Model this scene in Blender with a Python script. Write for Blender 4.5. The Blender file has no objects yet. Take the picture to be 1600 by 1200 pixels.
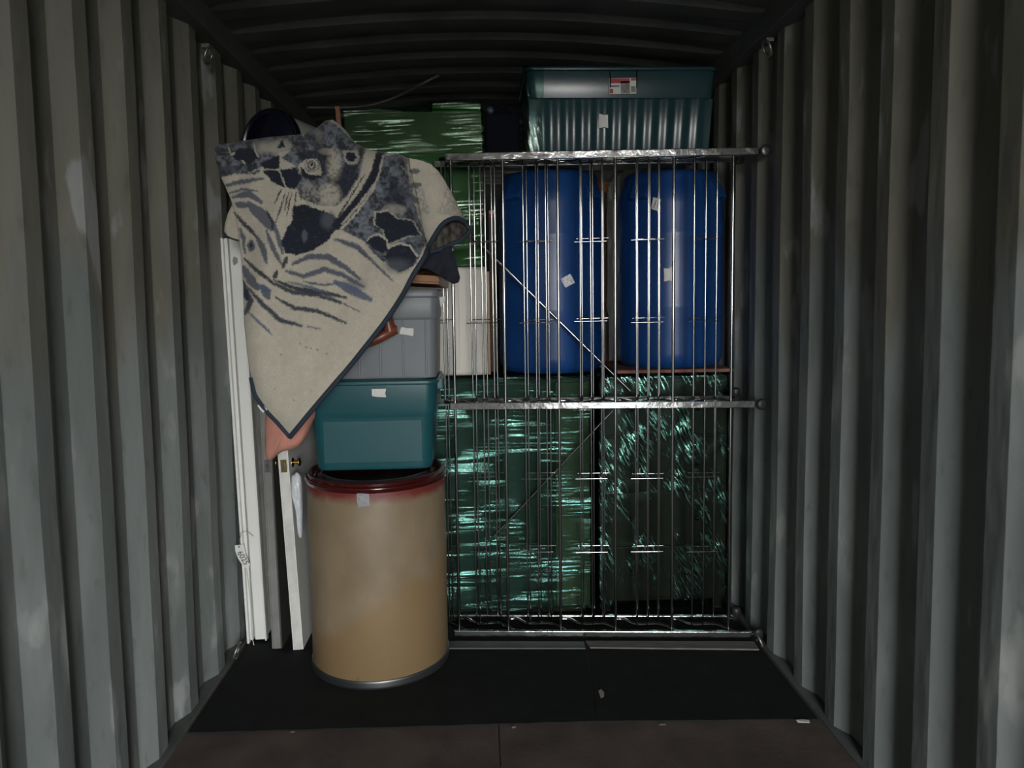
import bpy, bmesh, math, random
import numpy as np
from mathutils import Vector, Matrix, noise

scn = bpy.context.scene
COL = scn.collection
random.seed(7)
rng = np.random.default_rng(7)

# ------------------------------------------------------------------ camera
F, CX, CY, CAMH = 1160.0, 800.0, 558.0, 1.55          # focal length and principal point in 1600x1200 pixels
def unit(v):
    v = np.array(v, float); return v / np.linalg.norm(v)
_yw = unit((748 - CX, -(465 - CY), -F))
_zw = unit((-(982 - CX), (14970 - CY), F)); _zw = unit(_zw - _yw * _zw.dot(_yw))
_xw = np.cross(_yw, _zw)
MC = np.array([_xw, _yw, _zw])
CAM = np.array([0, 0, CAMH])
cam_d = bpy.data.cameras.new('camera'); cam = bpy.data.objects.new('camera', cam_d); COL.objects.link(cam)
cam_d.sensor_width = 36; cam_d.lens = F / 1600 * 36; cam_d.shift_y = (CY - 600) / 1600; cam_d.clip_start = 0.02
cam.matrix_world = Matrix.Translation(CAM.tolist()) @ Matrix(MC.tolist()).to_4x4()
scn.camera = cam
def W(px, py, Y=None, Z=None, X=None):
    """the point of the place seen at a measured position, on a plane of constant Y, Z or X"""
    d = MC @ np.array([(px - CX) / F, -(py - CY) / F, -1.0])
    ax, val = (1, Y) if Y is not None else ((2, Z) if Z is not None else (0, X))
    return Vector(CAM + d * (val - CAM[ax]) / d[ax])

# ------------------------------------------------------------------ sky, light, exposure
XL, XR, YB, YD, ZC = -1.10, 1.24, 8.30, -3.4, 2.70     # container: walls, back, doorway, roof edge
XO = 0.0                                                # unseen left door leaf, shut up to here to darken the right wall
world = bpy.data.worlds.new('overcast_sky'); scn.world = world; world.use_nodes = True
wn = world.node_tree.nodes; wl = world.node_tree.links
bg = wn['Background']
tc = wn.new('ShaderNodeTexCoord'); sx = wn.new('ShaderNodeSeparateXYZ'); cr = wn.new('ShaderNodeValToRGB')
wl.new(tc.outputs['Generated'], sx.inputs[0]); wl.new(sx.outputs['Z'], cr.inputs[0])
cr.color_ramp.elements[0].position = 0.0; cr.color_ramp.elements[0].color = (0.95, 0.93, 0.88, 1)
cr.color_ramp.elements[1].position = 0.6; cr.color_ramp.elements[1].color = (0.80, 0.90, 1.0, 1)
wl.new(cr.outputs[0], bg.inputs[0]); bg.inputs[1].default_value = 14.0
pl = bpy.data.lights.new('doorway_portal', 'AREA'); pl.shape = 'RECTANGLE'; pl.size = XR - XO; pl.size_y = ZC
pl.cycles.is_portal = True
po = bpy.data.objects.new('doorway_portal', pl); COL.objects.link(po)
po.location = ((XO + XR) / 2, YD - 0.06, ZC / 2); po.rotation_euler = (math.radians(90), 0, 0)
scn.view_settings.view_transform = 'Standard'; scn.view_settings.look = 'None'
scn.view_settings.exposure = 1.35; scn.view_settings.gamma = 1.0
scn.view_settings.use_curve_mapping = False
scn.cycles.max_bounces = 10; scn.cycles.transparent_max_bounces = 24; scn.cycles.sample_clamp_indirect = 6.0

# ------------------------------------------------------------------ materials
MATS = {}
def mat(name, col, rough=0.6, metal=0.0, var=0.0, vscale=6.0, bump=0.0, bscale=60.0, col2=None, spec=0.5, stretch=None, coat=0.0):
    if name in MATS: return MATS[name]
    m = bpy.data.materials.new(name); MATS[name] = m; m.use_nodes = True
    nt = m.node_tree; n = nt.nodes; l = nt.links; b = n['Principled BSDF']
    b.inputs['Roughness'].default_value = rough; b.inputs['Metallic'].default_value = metal
    b.inputs['Specular IOR Level'].default_value = spec; b.inputs['Coat Weight'].default_value = coat
    b.inputs['Base Color'].default_value = (*col, 1)
    tc = n.new('ShaderNodeTexCoord'); mp = n.new('ShaderNodeMapping'); l.new(tc.outputs['Object'], mp.inputs[0])
    if stretch: mp.inputs['Scale'].default_value = stretch
    if var or col2:
        t = n.new('ShaderNodeTexNoise'); t.inputs['Scale'].default_value = vscale; t.inputs['Detail'].default_value = 6
        l.new(mp.outputs[0], t.inputs[0])
        r = n.new('ShaderNodeValToRGB'); l.new(t.outputs[0], r.inputs[0])
        c2 = col2 or tuple(c * (1 - var) for c in col)
        r.color_ramp.elements[0].position = 0.35; r.color_ramp.elements[0].color = (*c2, 1)
        r.color_ramp.elements[1].position = 0.65; r.color_ramp.elements[1].color = (*col, 1)
        l.new(r.outputs[0], b.inputs['Base Color'])
    if bump:
        t2 = n.new('ShaderNodeTexNoise'); t2.inputs['Scale'].default_value = bscale; t2.inputs['Detail'].default_value = 4
        l.new(mp.outputs[0], t2.inputs[0])
        bp = n.new('ShaderNodeBump'); bp.inputs['Strength'].default_value = bump; bp.inputs['Distance'].default_value = 0.01
        l.new(t2.outputs[0], bp.inputs['Height']); l.new(bp.outputs[0], b.inputs['Normal'])
    return m

def wall_paint():
    m = bpy.data.materials.new('worn_grey_paint'); m.use_nodes = True
    n = m.node_tree.nodes; l = m.node_tree.links; b = n['Principled BSDF']
    tc = n.new('ShaderNodeTexCoord'); mp = n.new('ShaderNodeMapping'); l.new(tc.outputs['Object'], mp.inputs[0])
    mp.inputs['Scale'].default_value = (1, 1, 0.35)
    def nz(scale, det, lo, hi, c0, c1):
        t = n.new('ShaderNodeTexNoise'); t.inputs['Scale'].default_value = scale; t.inputs['Detail'].default_value = det
        l.new(mp.outputs[0], t.inputs[0]); r = n.new('ShaderNodeValToRGB'); l.new(t.outputs[0], r.inputs[0])
        r.color_ramp.elements[0].position = lo; r.color_ramp.elements[1].position = hi
        r.color_ramp.elements[0].color = (*c0, 1); r.color_ramp.elements[1].color = (*c1, 1); return r
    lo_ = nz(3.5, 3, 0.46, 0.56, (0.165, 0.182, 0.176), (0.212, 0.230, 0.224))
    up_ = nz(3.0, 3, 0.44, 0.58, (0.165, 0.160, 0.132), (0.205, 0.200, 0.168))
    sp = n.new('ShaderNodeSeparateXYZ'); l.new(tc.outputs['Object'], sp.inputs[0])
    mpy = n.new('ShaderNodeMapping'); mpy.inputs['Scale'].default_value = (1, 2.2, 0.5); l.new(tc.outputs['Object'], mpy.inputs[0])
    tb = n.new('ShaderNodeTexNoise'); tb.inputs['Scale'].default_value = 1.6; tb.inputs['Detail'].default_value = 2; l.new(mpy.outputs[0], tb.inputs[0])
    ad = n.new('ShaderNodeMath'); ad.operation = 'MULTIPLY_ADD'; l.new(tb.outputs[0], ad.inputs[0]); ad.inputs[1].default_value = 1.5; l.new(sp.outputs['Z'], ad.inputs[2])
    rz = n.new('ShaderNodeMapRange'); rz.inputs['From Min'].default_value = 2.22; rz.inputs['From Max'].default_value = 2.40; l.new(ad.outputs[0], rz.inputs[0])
    a = n.new('ShaderNodeMix'); a.data_type = 'RGBA'; l.new(rz.outputs[0], a.inputs[0]); l.new(lo_.outputs[0], a.inputs[6]); l.new(up_.outputs[0], a.inputs[7])  # touched-up coats; their tint by height also holds warm bounce and cool skylight
    s = nz(7, 7, 0.60, 0.66, (0, 0, 0), (1, 1, 1))
    d = nz(26, 5, 0.30, 0.40, (0.72, 0.72, 0.70), (1, 1, 1))
    mx = n.new('ShaderNodeMix'); mx.data_type = 'RGBA'; l.new(s.outputs[0], mx.inputs[0]); l.new(a.outputs[2], mx.inputs[6])
    mx.inputs[7].default_value = (0.31, 0.32, 0.31, 1)
    mm = n.new('ShaderNodeMix'); mm.data_type = 'RGBA'; mm.blend_type = 'MULTIPLY'; mm.inputs[0].default_value = 0.7
    l.new(mx.outputs[2], mm.inputs[6]); l.new(d.outputs[0], mm.inputs[7]); l.new(mm.outputs[2], b.inputs['Base Color'])
    b.inputs['Roughness'].default_value = 0.5; b.inputs['Specular IOR Level'].default_value = 0.3
    t = n.new('ShaderNodeTexNoise'); t.inputs['Scale'].default_value = 14; l.new(mp.outputs[0], t.inputs[0])
    bp = n.new('ShaderNodeBump'); bp.inputs['Strength'].default_value = 0.25; bp.inputs['Distance'].default_value = 0.02
    l.new(t.outputs[0], bp.inputs['Height']); l.new(bp.outputs[0], b.inputs['Normal'])
    return m

def wrap_film(name, tint, gloss, stretch, rot=0.0, lo=0.42, hi=0.62, base=0.015, amount=0.95, rough=0.10, bd=0.0045, streak=(0.35, 1, 11)):
    """tinted clear stretch film: see-through, with glossy wrinkles where the film bunches"""
    m = bpy.data.materials.new(name); m.use_nodes = True
    nt = m.node_tree; n = nt.nodes; l = nt.links; n.remove(n['Principled BSDF']); out = n['Material Output']
    tc = n.new('ShaderNodeTexCoord'); mp = n.new('ShaderNodeMapping'); l.new(tc.outputs['Object'], mp.inputs[0])
    mp.inputs['Rotation'].default_value = (0, rot, 0)
    mp2 = n.new('ShaderNodeMapping'); l.new(mp.outputs[0], mp2.inputs[0]); mp2.inputs['Scale'].default_value = stretch
    fine = n.new('ShaderNodeTexNoise'); fine.inputs['Scale'].default_value = 9; fine.inputs['Detail'].default_value = 5
    fine.inputs['Roughness'].default_value = 0.7; l.new(mp2.outputs[0], fine.inputs[0])
    bp = n.new('ShaderNodeBump'); bp.inputs['Strength'].default_value = 1.0; bp.inputs['Distance'].default_value = bd
    l.new(fine.outputs[0], bp.inputs['Height'])
    big = n.new('ShaderNodeTexNoise'); big.inputs['Scale'].default_value = 3.2; big.inputs['Detail'].default_value = 4
    mp3 = n.new('ShaderNodeMapping'); l.new(mp.outputs[0], mp3.inputs[0]); mp3.inputs['Scale'].default_value = [1 + .22 * (q - 1) for q in stretch]
    l.new(mp3.outputs[0], big.inputs[0])
    rp = n.new('ShaderNodeValToRGB'); rp.color_ramp.elements[0].position = lo; rp.color_ramp.elements[1].position = hi
    l.new(big.outputs[0], rp.inputs[0])
    mp4 = n.new('ShaderNodeMapping'); l.new(mp.outputs[0], mp4.inputs[0]); mp4.inputs['Scale'].default_value = streak
    st = n.new('ShaderNodeTexNoise'); st.inputs['Scale'].default_value = 9; st.inputs['Detail'].default_value = 3; st.inputs['Distortion'].default_value = 0.6; l.new(mp4.outputs[0], st.inputs[0])
    rs = n.new('ShaderNodeValToRGB'); rs.color_ramp.elements[0].position = 0.50; rs.color_ramp.elements[1].position = 0.60; l.new(st.outputs[0], rs.inputs[0])
    mu = n.new('ShaderNodeMath'); mu.operation = 'MULTIPLY'; l.new(rp.outputs[0], mu.inputs[0]); l.new(rs.outputs[0], mu.inputs[1])
    ma = n.new('ShaderNodeMath'); ma.operation = 'MULTIPLY_ADD'; l.new(mu.outputs[0], ma.inputs[0])
    ma.inputs[1].default_value = amount; ma.inputs[2].default_value = base
    tr = n.new('ShaderNodeBsdfTransparent'); tr.inputs[0].default_value = (*tint, 1)
    gl = n.new('ShaderNodeBsdfGlossy'); gl.inputs[0].default_value = (*gloss, 1); gl.inputs['Roughness'].default_value = rough
    l.new(bp.outputs[0], gl.inputs['Normal'])
    mx = n.new('ShaderNodeMixShader'); l.new(ma.outputs[0], mx.inputs[0]); l.new(tr.outputs[0], mx.inputs[1]); l.new(gl.outputs[0], mx.inputs[2])
    l.new(mx.outputs[0], out.inputs[0])
    return m

def drum_fibre():
    m = bpy.data.materials.new('stained_brown_fibreboard'); m.use_nodes = True
    n = m.node_tree.nodes; l = m.node_tree.links; b = n['Principled BSDF']; b.inputs['Roughness'].default_value = 0.55
    tc = n.new('ShaderNodeTexCoord'); sp = n.new('ShaderNodeSeparateXYZ'); l.new(tc.outputs['Object'], sp.inputs[0])
    def noise_(scale, det, sc=(1, 1, 1)):
        mp = n.new('ShaderNodeMapping'); mp.inputs['Scale'].default_value = sc; l.new(tc.outputs['Object'], mp.inputs[0])
        t = n.new('ShaderNodeTexNoise'); t.inputs['Scale'].default_value = scale; t.inputs['Detail'].default_value = det
        l.new(mp.outputs[0], t.inputs[0]); return t
    def ramp(src, a, b_, c0, c1):
        r = n.new('ShaderNodeValToRGB'); l.new(src, r.inputs[0]); r.color_ramp.elements[0].position = a; r.color_ramp.elements[1].position = b_
        r.color_ramp.elements[0].color = (*c0, 1); r.color_ramp.elements[1].color = (*c1, 1); return r.outputs[0]
    def math_(op, a, b_):
        q = n.new('ShaderNodeMath'); q.operation = op
        for i, v in enumerate((a, b_)):
            if isinstance(v, (int, float)): q.inputs[i].default_value = v
            else: l.new(v, q.inputs[i])
        return q.outputs[0]
    def mix(f, a, b_):
        q = n.new('ShaderNodeMix'); q.data_type = 'RGBA'; l.new(f, q.inputs[0])
        for i, v in ((6, a), (7, b_)):
            if isinstance(v, tuple): q.inputs[i].default_value = (*v, 1)
            else: l.new(v, q.inputs[i])
        return q.outputs[2]
    base = ramp(noise_(7, 5, (1, 1, 0.7)).outputs[0], 0.35, 0.7, (0.205, 0.152, 0.092), (0.262, 0.20, 0.126))
    # tan water stain low on the drum with a wavy upper border
    edge = math_('ADD', math_('MULTIPLY', noise_(3.0, 4).outputs[0], 0.9), math_('MULTIPLY', sp.outputs['X'], 0.55))
    lim = math_('SUBTRACT', math_('SUBTRACT', edge, 0.03), sp.outputs['Z'])
    stain = ramp(lim, 0.0, 0.12, (0, 0, 0), (.85, .85, .85))
    c = mix(stain, base, (0.225, 0.145, 0.068))
    # red overspray below the lid
    rz = math_('ADD', sp.outputs['Z'], math_('MULTIPLY', noise_(16, 4).outputs[0], 0.05))
    red = ramp(rz, 0.768, 0.805, (0, 0, 0), (1, 1, 1))
    c = mix(red, c, (0.16, 0.024, 0.02))
    sc = ramp(noise_(30, 6).outputs[0], 0.70, 0.76, (0, 0, 0), (0.5, 0.5, 0.5))
    c = mix(sc, c, (0.12, 0.09, 0.06))
    l.new(c, b.inputs['Base Color'])
    return m

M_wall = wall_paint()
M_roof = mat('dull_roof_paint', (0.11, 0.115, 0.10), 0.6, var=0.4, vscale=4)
M_rail = mat('dark_rail_paint', (0.10, 0.11, 0.10), 0.6, var=0.3)
M_ply = mat('brown_plywood_floor', (0.115, 0.088, 0.078), 0.75, var=0.35, vscale=5, bump=0.1, bscale=40, spec=0.2)
M_mat = mat('black_rubber', (0.012, 0.0135, 0.013), 0.85, var=0.35, vscale=8, bump=0.15, bscale=90, spec=0.25)
M_plank = mat('grey_weathered_plank', (0.15, 0.14, 0.13), 0.8, var=0.4, vscale=12, stretch=(1, 8, 8))
M_chrome = mat('bright_chrome', (0.42, 0.415, 0.41), 0.10, metal=1.0)
M_post = mat('film_wrapped_chrome', (0.36, 0.36, 0.355), 0.15, metal=1.0, bump=0.18, bscale=26)
M_black = mat('black_rubber_wheel', (0.015, 0.015, 0.016), 0.5)
M_blue = mat('blue_barrel_plastic', (0.010, 0.060, 0.225), 0.32, var=0.15, vscale=5, bump=0.04, bscale=8, spec=0.45)
M_teal = mat('teal_plastic', (0.012, 0.088, 0.105), 0.40, var=0.12, vscale=4)
M_tealtop = mat('dusty_teal_plastic', (0.020, 0.055, 0.063), 0.25, var=0.15, vscale=4)
M_greyp = mat('grey_plastic', (0.19, 0.205, 0.225), 0.45, var=0.12, vscale=7)
M_white = mat('white_door_paint', (0.78, 0.78, 0.75), 0.5, var=0.06, vscale=5)
M_white2 = mat('scuffed_white_paint', (0.68, 0.68, 0.64), 0.5, var=0.22, vscale=14)
M_gdoor = mat('shaded_raw_wood', (0.22, 0.215, 0.205), 0.6, var=0.25, vscale=10)  # raw wood with its shade put into the grey
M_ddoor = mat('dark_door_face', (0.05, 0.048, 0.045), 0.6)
M_brass = mat('brass', (0.62, 0.46, 0.17), 0.25, metal=1.0)
M_steel = mat('galvanised_steel', (0.16, 0.165, 0.17), 0.42, metal=0.9, var=0.2)
M_ring = mat('worn_dark_steel', (0.30, 0.29, 0.27), 0.4, metal=0.8, var=0.3)
M_lid = mat('dark_red_lid_enamel', (0.048, 0.005, 0.005), 0.2, coat=0.4)
M_navylid = mat('navy_pail_lid', (0.005, 0.005, 0.013), 0.25)
M_pail = mat('white_pail_plastic', (0.55, 0.55, 0.52), 0.45)
M_cream = mat('cream_plastic', (0.66, 0.63, 0.56), 0.5, var=0.08, vscale=3)
M_redwood = mat('reddish_brown_wood', (0.20, 0.055, 0.03), 0.35, var=0.3, vscale=20)
M_orange = mat('varnished_orange_wood', (0.28, 0.11, 0.04), 0.4, var=0.35, vscale=14)
M_board = mat('red_brown_board', (0.22, 0.09, 0.06), 0.7, var=0.25, vscale=12)
M_card = mat('tan_cardboard', (0.10, 0.080, 0.042), 0.8, var=0.15)
M_darkwood = mat('dark_and_shaded_wood', (0.045, 0.026, 0.018), 0.45, var=0.4, vscale=10)
M_slate = mat('dark_slate_panel', (0.008, 0.014, 0.012), 0.6, var=0.3)
M_green = mat('deep_green_panel', (0.045, 0.10, 0.042), 0.6, var=0.2)
M_tape = mat('white_paper_label', (0.74, 0.73, 0.70), 0.6, var=0.12, vscale=30, bump=0.2)
M_gtape = mat('silver_duct_tape', (0.30, 0.30, 0.315), 0.4, metal=0.3, var=0.2, vscale=40, bump=0.3)
M_ink = mat('dark_ink', (0.03, 0.03, 0.03), 0.7)
M_redink = mat('red_print', (0.38, 0.05, 0.05), 0.6)
M_greyink = mat('grey_print', (0.28, 0.26, 0.24), 0.6, var=0.4, vscale=60)
M_pink = mat('salmon_pink_cloth', (0.58, 0.26, 0.20), 0.9, var=0.12, vscale=12, bump=0.15, bscale=180)
M_bag = mat('black_nylon', (0.005, 0.006, 0.010), 0.8, spec=0.1)
M_bind = mat('navy_blanket_binding', (0.022, 0.034, 0.054), 0.85, bump=0.2, bscale=200)
M_under = mat('navy_blanket_underside', (0.016, 0.019, 0.030), 0.95, bump=0.3, bscale=160)
M_bagfilm = mat('milky_plastic_bag', (0.60, 0.63, 0.66), 0.35, bump=0.7, bscale=25)
M_cable = mat('black_cable_sheath', (0.03, 0.028, 0.025), 0.5)
M_leaf = mat('dry_leaf', (0.30, 0.27, 0.20), 0.8)
M_ground = mat('dark_gravel_yard', (0.11, 0.10, 0.085), 0.9, var=0.2, vscale=1)
M_fdrum = drum_fibre()
W_teal = wrap_film('teal_green_stretch_film', (0.42, 0.60, 0.50), (0.40, 0.88, 0.74), (0.7, 1, 11), 0.0, lo=.47, hi=.60)
W_teal2 = wrap_film('teal_green_stretch_film_slanted', (0.42, 0.52, 0.48), (0.40, 0.88, 0.74), (9, 1, 1.2), 0.5, lo=0.48, hi=0.58, streak=(12, 1, 2.2))
W_green = wrap_film('green_stretch_film', (0.42, 0.66, 0.42), (0.68, 0.95, 0.70), (0.8, 1, 11), 0.05, lo=0.45, hi=0.60)
W_clear = wrap_film('clear_stretch_film', (0.72, 0.86, 0.82), (0.6, 0.75, 0.7), (6, 1, 1.5), 0.2, base=0.015, amount=0.4, streak=(9, 1, 1.0))

# ------------------------------------------------------------------ builders
def link(name, me, m, parent=None, smooth=False, kind=None, label=None, cat=None, group=None, loc=None):
    o = bpy.data.objects.new(name, me); COL.objects.link(o)
    if m and not me.materials: me.materials.append(m)
    if smooth: me.polygons.foreach_set('use_smooth', [True] * len(me.polygons))
    if loc is not None: o.location = loc
    if parent: o.parent = parent
    tag(o, label, cat, group, kind); return o
def tag(o, label=None, cat=None, group=None, kind=None):
    if label: o['label'] = label
    if cat: o['category'] = cat
    if group: o['group'] = group
    if kind: o['kind'] = kind
    return o
def thing(name, label, cat, loc=(0, 0, 0), rot=(0, 0, 0), group=None):
    o = bpy.data.objects.new(name, None); COL.objects.link(o); o.location = loc; o.rotation_euler = rot
    o.empty_display_size = 0.05
    return tag(o, label, cat, group)
def mesh(name, v, f):
    me = bpy.data.meshes.new(name); me.from_pydata([tuple(p) for p in v], [], f); me.update(); return me
def bm_mesh(name, bm):
    me = bpy.data.meshes.new(name); bm.normal_update(); bm.to_mesh(me); bm.free(); return me
def box_me(name, x0, x1, y0, y1, z0, z1, bev=0.0, seg=2, taper=1.0):
    bm = bmesh.new(); bmesh.ops.create_cube(bm, size=1)
    for v in bm.verts:
        t = taper if v.co.z < 0 else 1.0
        v.co = Vector(((x0 + x1) / 2 + v.co.x * (x1 - x0) * t, (y0 + y1) / 2 + v.co.y * (y1 - y0) * t, (z0 + z1) / 2 + v.co.z * (z1 - z0)))
    if bev: bmesh.ops.bevel(bm, geom=list(bm.edges), offset=bev, segments=seg, affect='EDGES', profile=0.6)
    return bm_mesh(name, bm)
def box(name, x0, x1, y0, y1, z0, z1, m, parent=None, bev=0.0, seg=2, taper=1.0, **k):
    return link(name, box_me(name, x0, x1, y0, y1, z0, z1, bev, seg, taper), m, parent, **k)
def lathe_me(name, prof, n=48, cap=True):
    v = []; f = []
    for r, z in prof:
        for i in range(n):
            a = 2 * math.pi * i / n; v.append((r * math.cos(a), r * math.sin(a), z))
    for j in range(len(prof) - 1):
        for i in range(n):
            k = (i + 1) % n; f.append((j * n + i, j * n + k, (j + 1) * n + k, (j + 1) * n + i))
    if cap:
        b = len(v); e = (len(prof) - 1) * n; v += v[:n] + v[e:e + n]
        f.append(tuple(b + i for i in range(n))[::-1]); f.append(tuple(b + n + i for i in range(n)))
    me = mesh(name, v, f)
    me.polygons.foreach_set('use_smooth', [len(p.vertices) == 4 for p in me.polygons])
    return me
def tube_me(name, pts, r, n=8, closed=False):
    pts = [Vector(p) for p in pts]; v = []; f = []; N = len(pts); ref = None
    rs = r if isinstance(r, (list, tuple)) else [r] * N
    for i, p in enumerate(pts):
        a = pts[(i - 1) % N] if (i or closed) else p; b = pts[(i + 1) % N] if (i < N - 1 or closed) else p
        t = (b - a).normalized()
        if ref is None: ref = t.orthogonal().normalized()
        ref = (ref - t * ref.dot(t)); ref = ref.normalized() if ref.length > 1e-6 else t.orthogonal().normalized()
        w = t.cross(ref)
        for k in range(n):
            an = 2 * math.pi * k / n; v.append(p + (ref * math.cos(an) + w * math.sin(an)) * rs[i])
    for i in range(N if closed else N - 1):
        j = (i + 1) % N
        for k in range(n):
            q = (k + 1) % n; f.append((i * n + k, i * n + q, j * n + q, j * n + k))
    if not closed:
        b = len(v); e = (N - 1) * n; v += v[:n] + v[e:e + n]
        f.append(tuple(b + k for k in range(n))[::-1]); f.append(tuple(b + n + k for k in range(n)))
    me = mesh(name, v, f); me.polygons.foreach_set('use_smooth', [len(p.vertices) == 4 for p in me.polygons]); return me
def tube(name, pts, r, m, parent=None, n=8, closed=False, **k):
    return link(name, tube_me(name, pts, r, n, closed), m, parent, **k)
def spline(pts, n=8):
    """Catmull-Rom through the points"""
    P = [Vector(p) for p in pts]; P = [2 * P[0] - P[1]] + P + [2 * P[-1] - P[-2]]; out = []
    for i in range(1, len(P) - 2):
        for k in range(n):
            t = k / n; a, b, c, d = P[i - 1:i + 3]
            out.append(0.5 * ((2 * b) + (c - a) * t + (2 * a - 5 * b + 4 * c - d) * t * t + (3 * b - a - 3 * c + d) * t ** 3))
    out.append(P[-2]); return out
def sheet(name, pts, m, parent=None, t=0.0015, **k):
    """thin flat piece: outline points in 3D, given thickness towards its own normal"""
    pts = [Vector(p) for p in pts]; nrm = sum(((pts[i] - pts[0]).cross(pts[(i + 1) % len(pts)] - pts[0]) for i in range(1, len(pts))), Vector()).normalized()
    n = len(pts); v = pts + [p + nrm * t for p in pts]
    f = [tuple(range(n))[::-1], tuple(range(n, 2 * n))] + [(i, (i + 1) % n, n + (i + 1) % n, n + i) for i in range(n)]
    return link(name, mesh(name, v, f), m, parent, **k)
def label_on(parent, name, px0, py0, px1, py1, Y, m, tilt=0.0, jag=0.12, label=None, t=0.0015):
    """small rectangular label on a front face (faces the open doors)"""
    a, b = W(px0, py1, Y=Y), W(px1, py0, Y=Y); w, h = b.x - a.x, b.z - a.z; c = (a + b) / 2
    r = random.Random(px0 * 7 + py0); pts = []
    for u, v in ((-.5, -.5), (0, -.5), (.5, -.5), (.5, 0), (.5, .5), (0, .5), (-.5, .5), (-.5, 0)):
        x, z = w * (u + r.uniform(-jag, jag) * .4), h * (v + r.uniform(-jag, jag) * .4)
        pts.append(Vector((c.x + x * math.cos(tilt) - z * math.sin(tilt), Y, c.z + x * math.sin(tilt) + z * math.cos(tilt))))
    o = sheet(name, pts, m, t=t); place_in(o, parent)
    if label: o['label'] = label
    return o
def place_in(o, parent):
    """parent without moving (thing roots carry a plain translation or rotation)"""
    bpy.context.view_layer.update()
    o.parent = parent; o.matrix_parent_inverse = parent.matrix_world.inverted(); return o
def text_me(name, s, size):
    c = bpy.data.curves.new(name, 'FONT'); c.body = s; c.size = size; c.extrude = 0.0004; c.align_x = 'CENTER'; c.align_y = 'CENTER'
    o = bpy.data.objects.new(name, c); COL.objects.link(o); bpy.context.view_layer.update()
    me = bpy.data.meshes.new_from_object(o.evaluated_get(bpy.context.evaluated_depsgraph_get()))
    bpy.data.objects.remove(o); me.materials.clear(); return me
def fbm(x, y, z, o=4): return noise.fractal(Vector((x, y, z)), 0.9, 2.0, o)

# ------------------------------------------------------------------ the container
def corrugated(name, xin, side, period, y_ref):
    """steel side wall pressed into trapezoid corrugations; y_ref is where a slope facing the doors starts"""
    prof = []; sl, cr_ = 0.068, 0.072; tr = period - 2 * sl - cr_
    y = y_ref - period * math.ceil((y_ref - YD) / period) 
    while y < YB:
        prof += [(y, 1), (y + sl, 0), (y + sl + cr_, 0), (y + 2 * sl + cr_, 1)]; y += period
    prof = [(min(max(a, YD), YB), b) for a, b in prof]
    zs = [0.0, 0.25, 0.6, 1.0, 1.4, 1.8, 2.2, ZC - 0.02]; v = []; f = []
    for z in zs:
        for (yy, dpt) in prof:
            w = 0.006 * fbm(yy * 1.7, z * 1.3, side * 5.0, 3)
            v.append((xin + side * 0.036 * dpt + w * (0.3 + 0.7 * (1 - dpt)), yy, z))
    n = len(prof)
    for j in range(len(zs) - 1):
        for i in range(n - 1):
            q = (j * n + i, j * n + i + 1, (j + 1) * n + i + 1, (j + 1) * n + i)
            f.append(q if side < 0 else q[::-1])
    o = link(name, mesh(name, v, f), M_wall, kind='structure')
    s = o.modifiers.new('sheet', 'SOLIDIFY'); s.thickness = 0.004; s.offset = -1
    b = o.modifiers.new('press', 'BEVEL'); b.width = 0.006; b.segments = 2; b.limit_method = 'ANGLE'; b.angle_limit = 0.3
    return o
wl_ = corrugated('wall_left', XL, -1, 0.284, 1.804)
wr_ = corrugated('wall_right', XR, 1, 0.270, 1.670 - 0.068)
def roof():
    p = 0.262; v = []; f = []; ys = []; y = YD
    while y < YB + p: ys += [(y, 0), (y + 0.075, 0), (y + 0.11, 1), (y + 0.20, 1), (y + 0.235, 0)]; y += p
    ys = [(min(a, YB), b) for a, b in ys]; nx = 25
    for yy, d in ys:
        for i in range(nx):
            u = i / (nx - 1); e = max(0.0, 1 - abs(2 * u - 1) ** 6)
            v.append((XL + (XR - XL) * u, yy, ZC + 0.075 * math.sin(math.pi * u) + d * 0.022 * e))
    for j in range(len(ys) - 1):
        for i in range(nx - 1): f.append((j * nx + i, (j + 1) * nx + i, (j + 1) * nx + i + 1, j * nx + i + 1))
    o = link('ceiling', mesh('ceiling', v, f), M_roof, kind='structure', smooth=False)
    s = o.modifiers.new('sheet', 'SOLIDIFY'); s.thickness = 0.004; s.offset = -1
    b = o.modifiers.new('press', 'BEVEL'); b.width = 0.008; b.segments = 2; b.limit_method = 'ANGLE'; b.angle_limit = 0.2
roof()
box('wall_back', XL - 0.04, XR + 0.04, YB, YB + 0.03, 0, ZC + 0.2, M_rail, kind='structure')
box('trim_1', XL - 0.045, XL + 0.05, YD, YB, 2.615, 2.715, M_rail, bev=0.008, kind='structure')
box('trim_2', XR - 0.05, XR + 0.045, YD, YB, 2.615, 2.715, M_rail, bev=0.008, kind='structure')
box('baseboard_left', XL - 0.045, XL + 0.022, YD, YB, -0.02, 0.012, M_rail, bev=0.004, kind='structure')
box('baseboard_right', XR - 0.022, XR + 0.045, YD, YB, -0.02, 0.012, M_rail, bev=0.004, kind='structure')
floor = box('floor', XL - 0.05, XR + 0.05, YD, YB, -0.12, -0.012, M_rail, kind='structure')
xm = W(780, 1160, Z=0).x
for i, (a, b) in enumerate(((XL - 0.02, xm - 0.002), (xm + 0.002, XR + 0.02))):
    for j in range(6):
        y0 = YD + j * 2.1
        box('plywood_panel', a, b, y0 + 0.002, min(y0 + 2.098, YB), -0.012, 0.0, M_ply, floor, bev=0.0015, seg=1)
box('ground', -40, 40, -60, YD + 0.02, -.3, -.15, M_ground, kind='structure')

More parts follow.
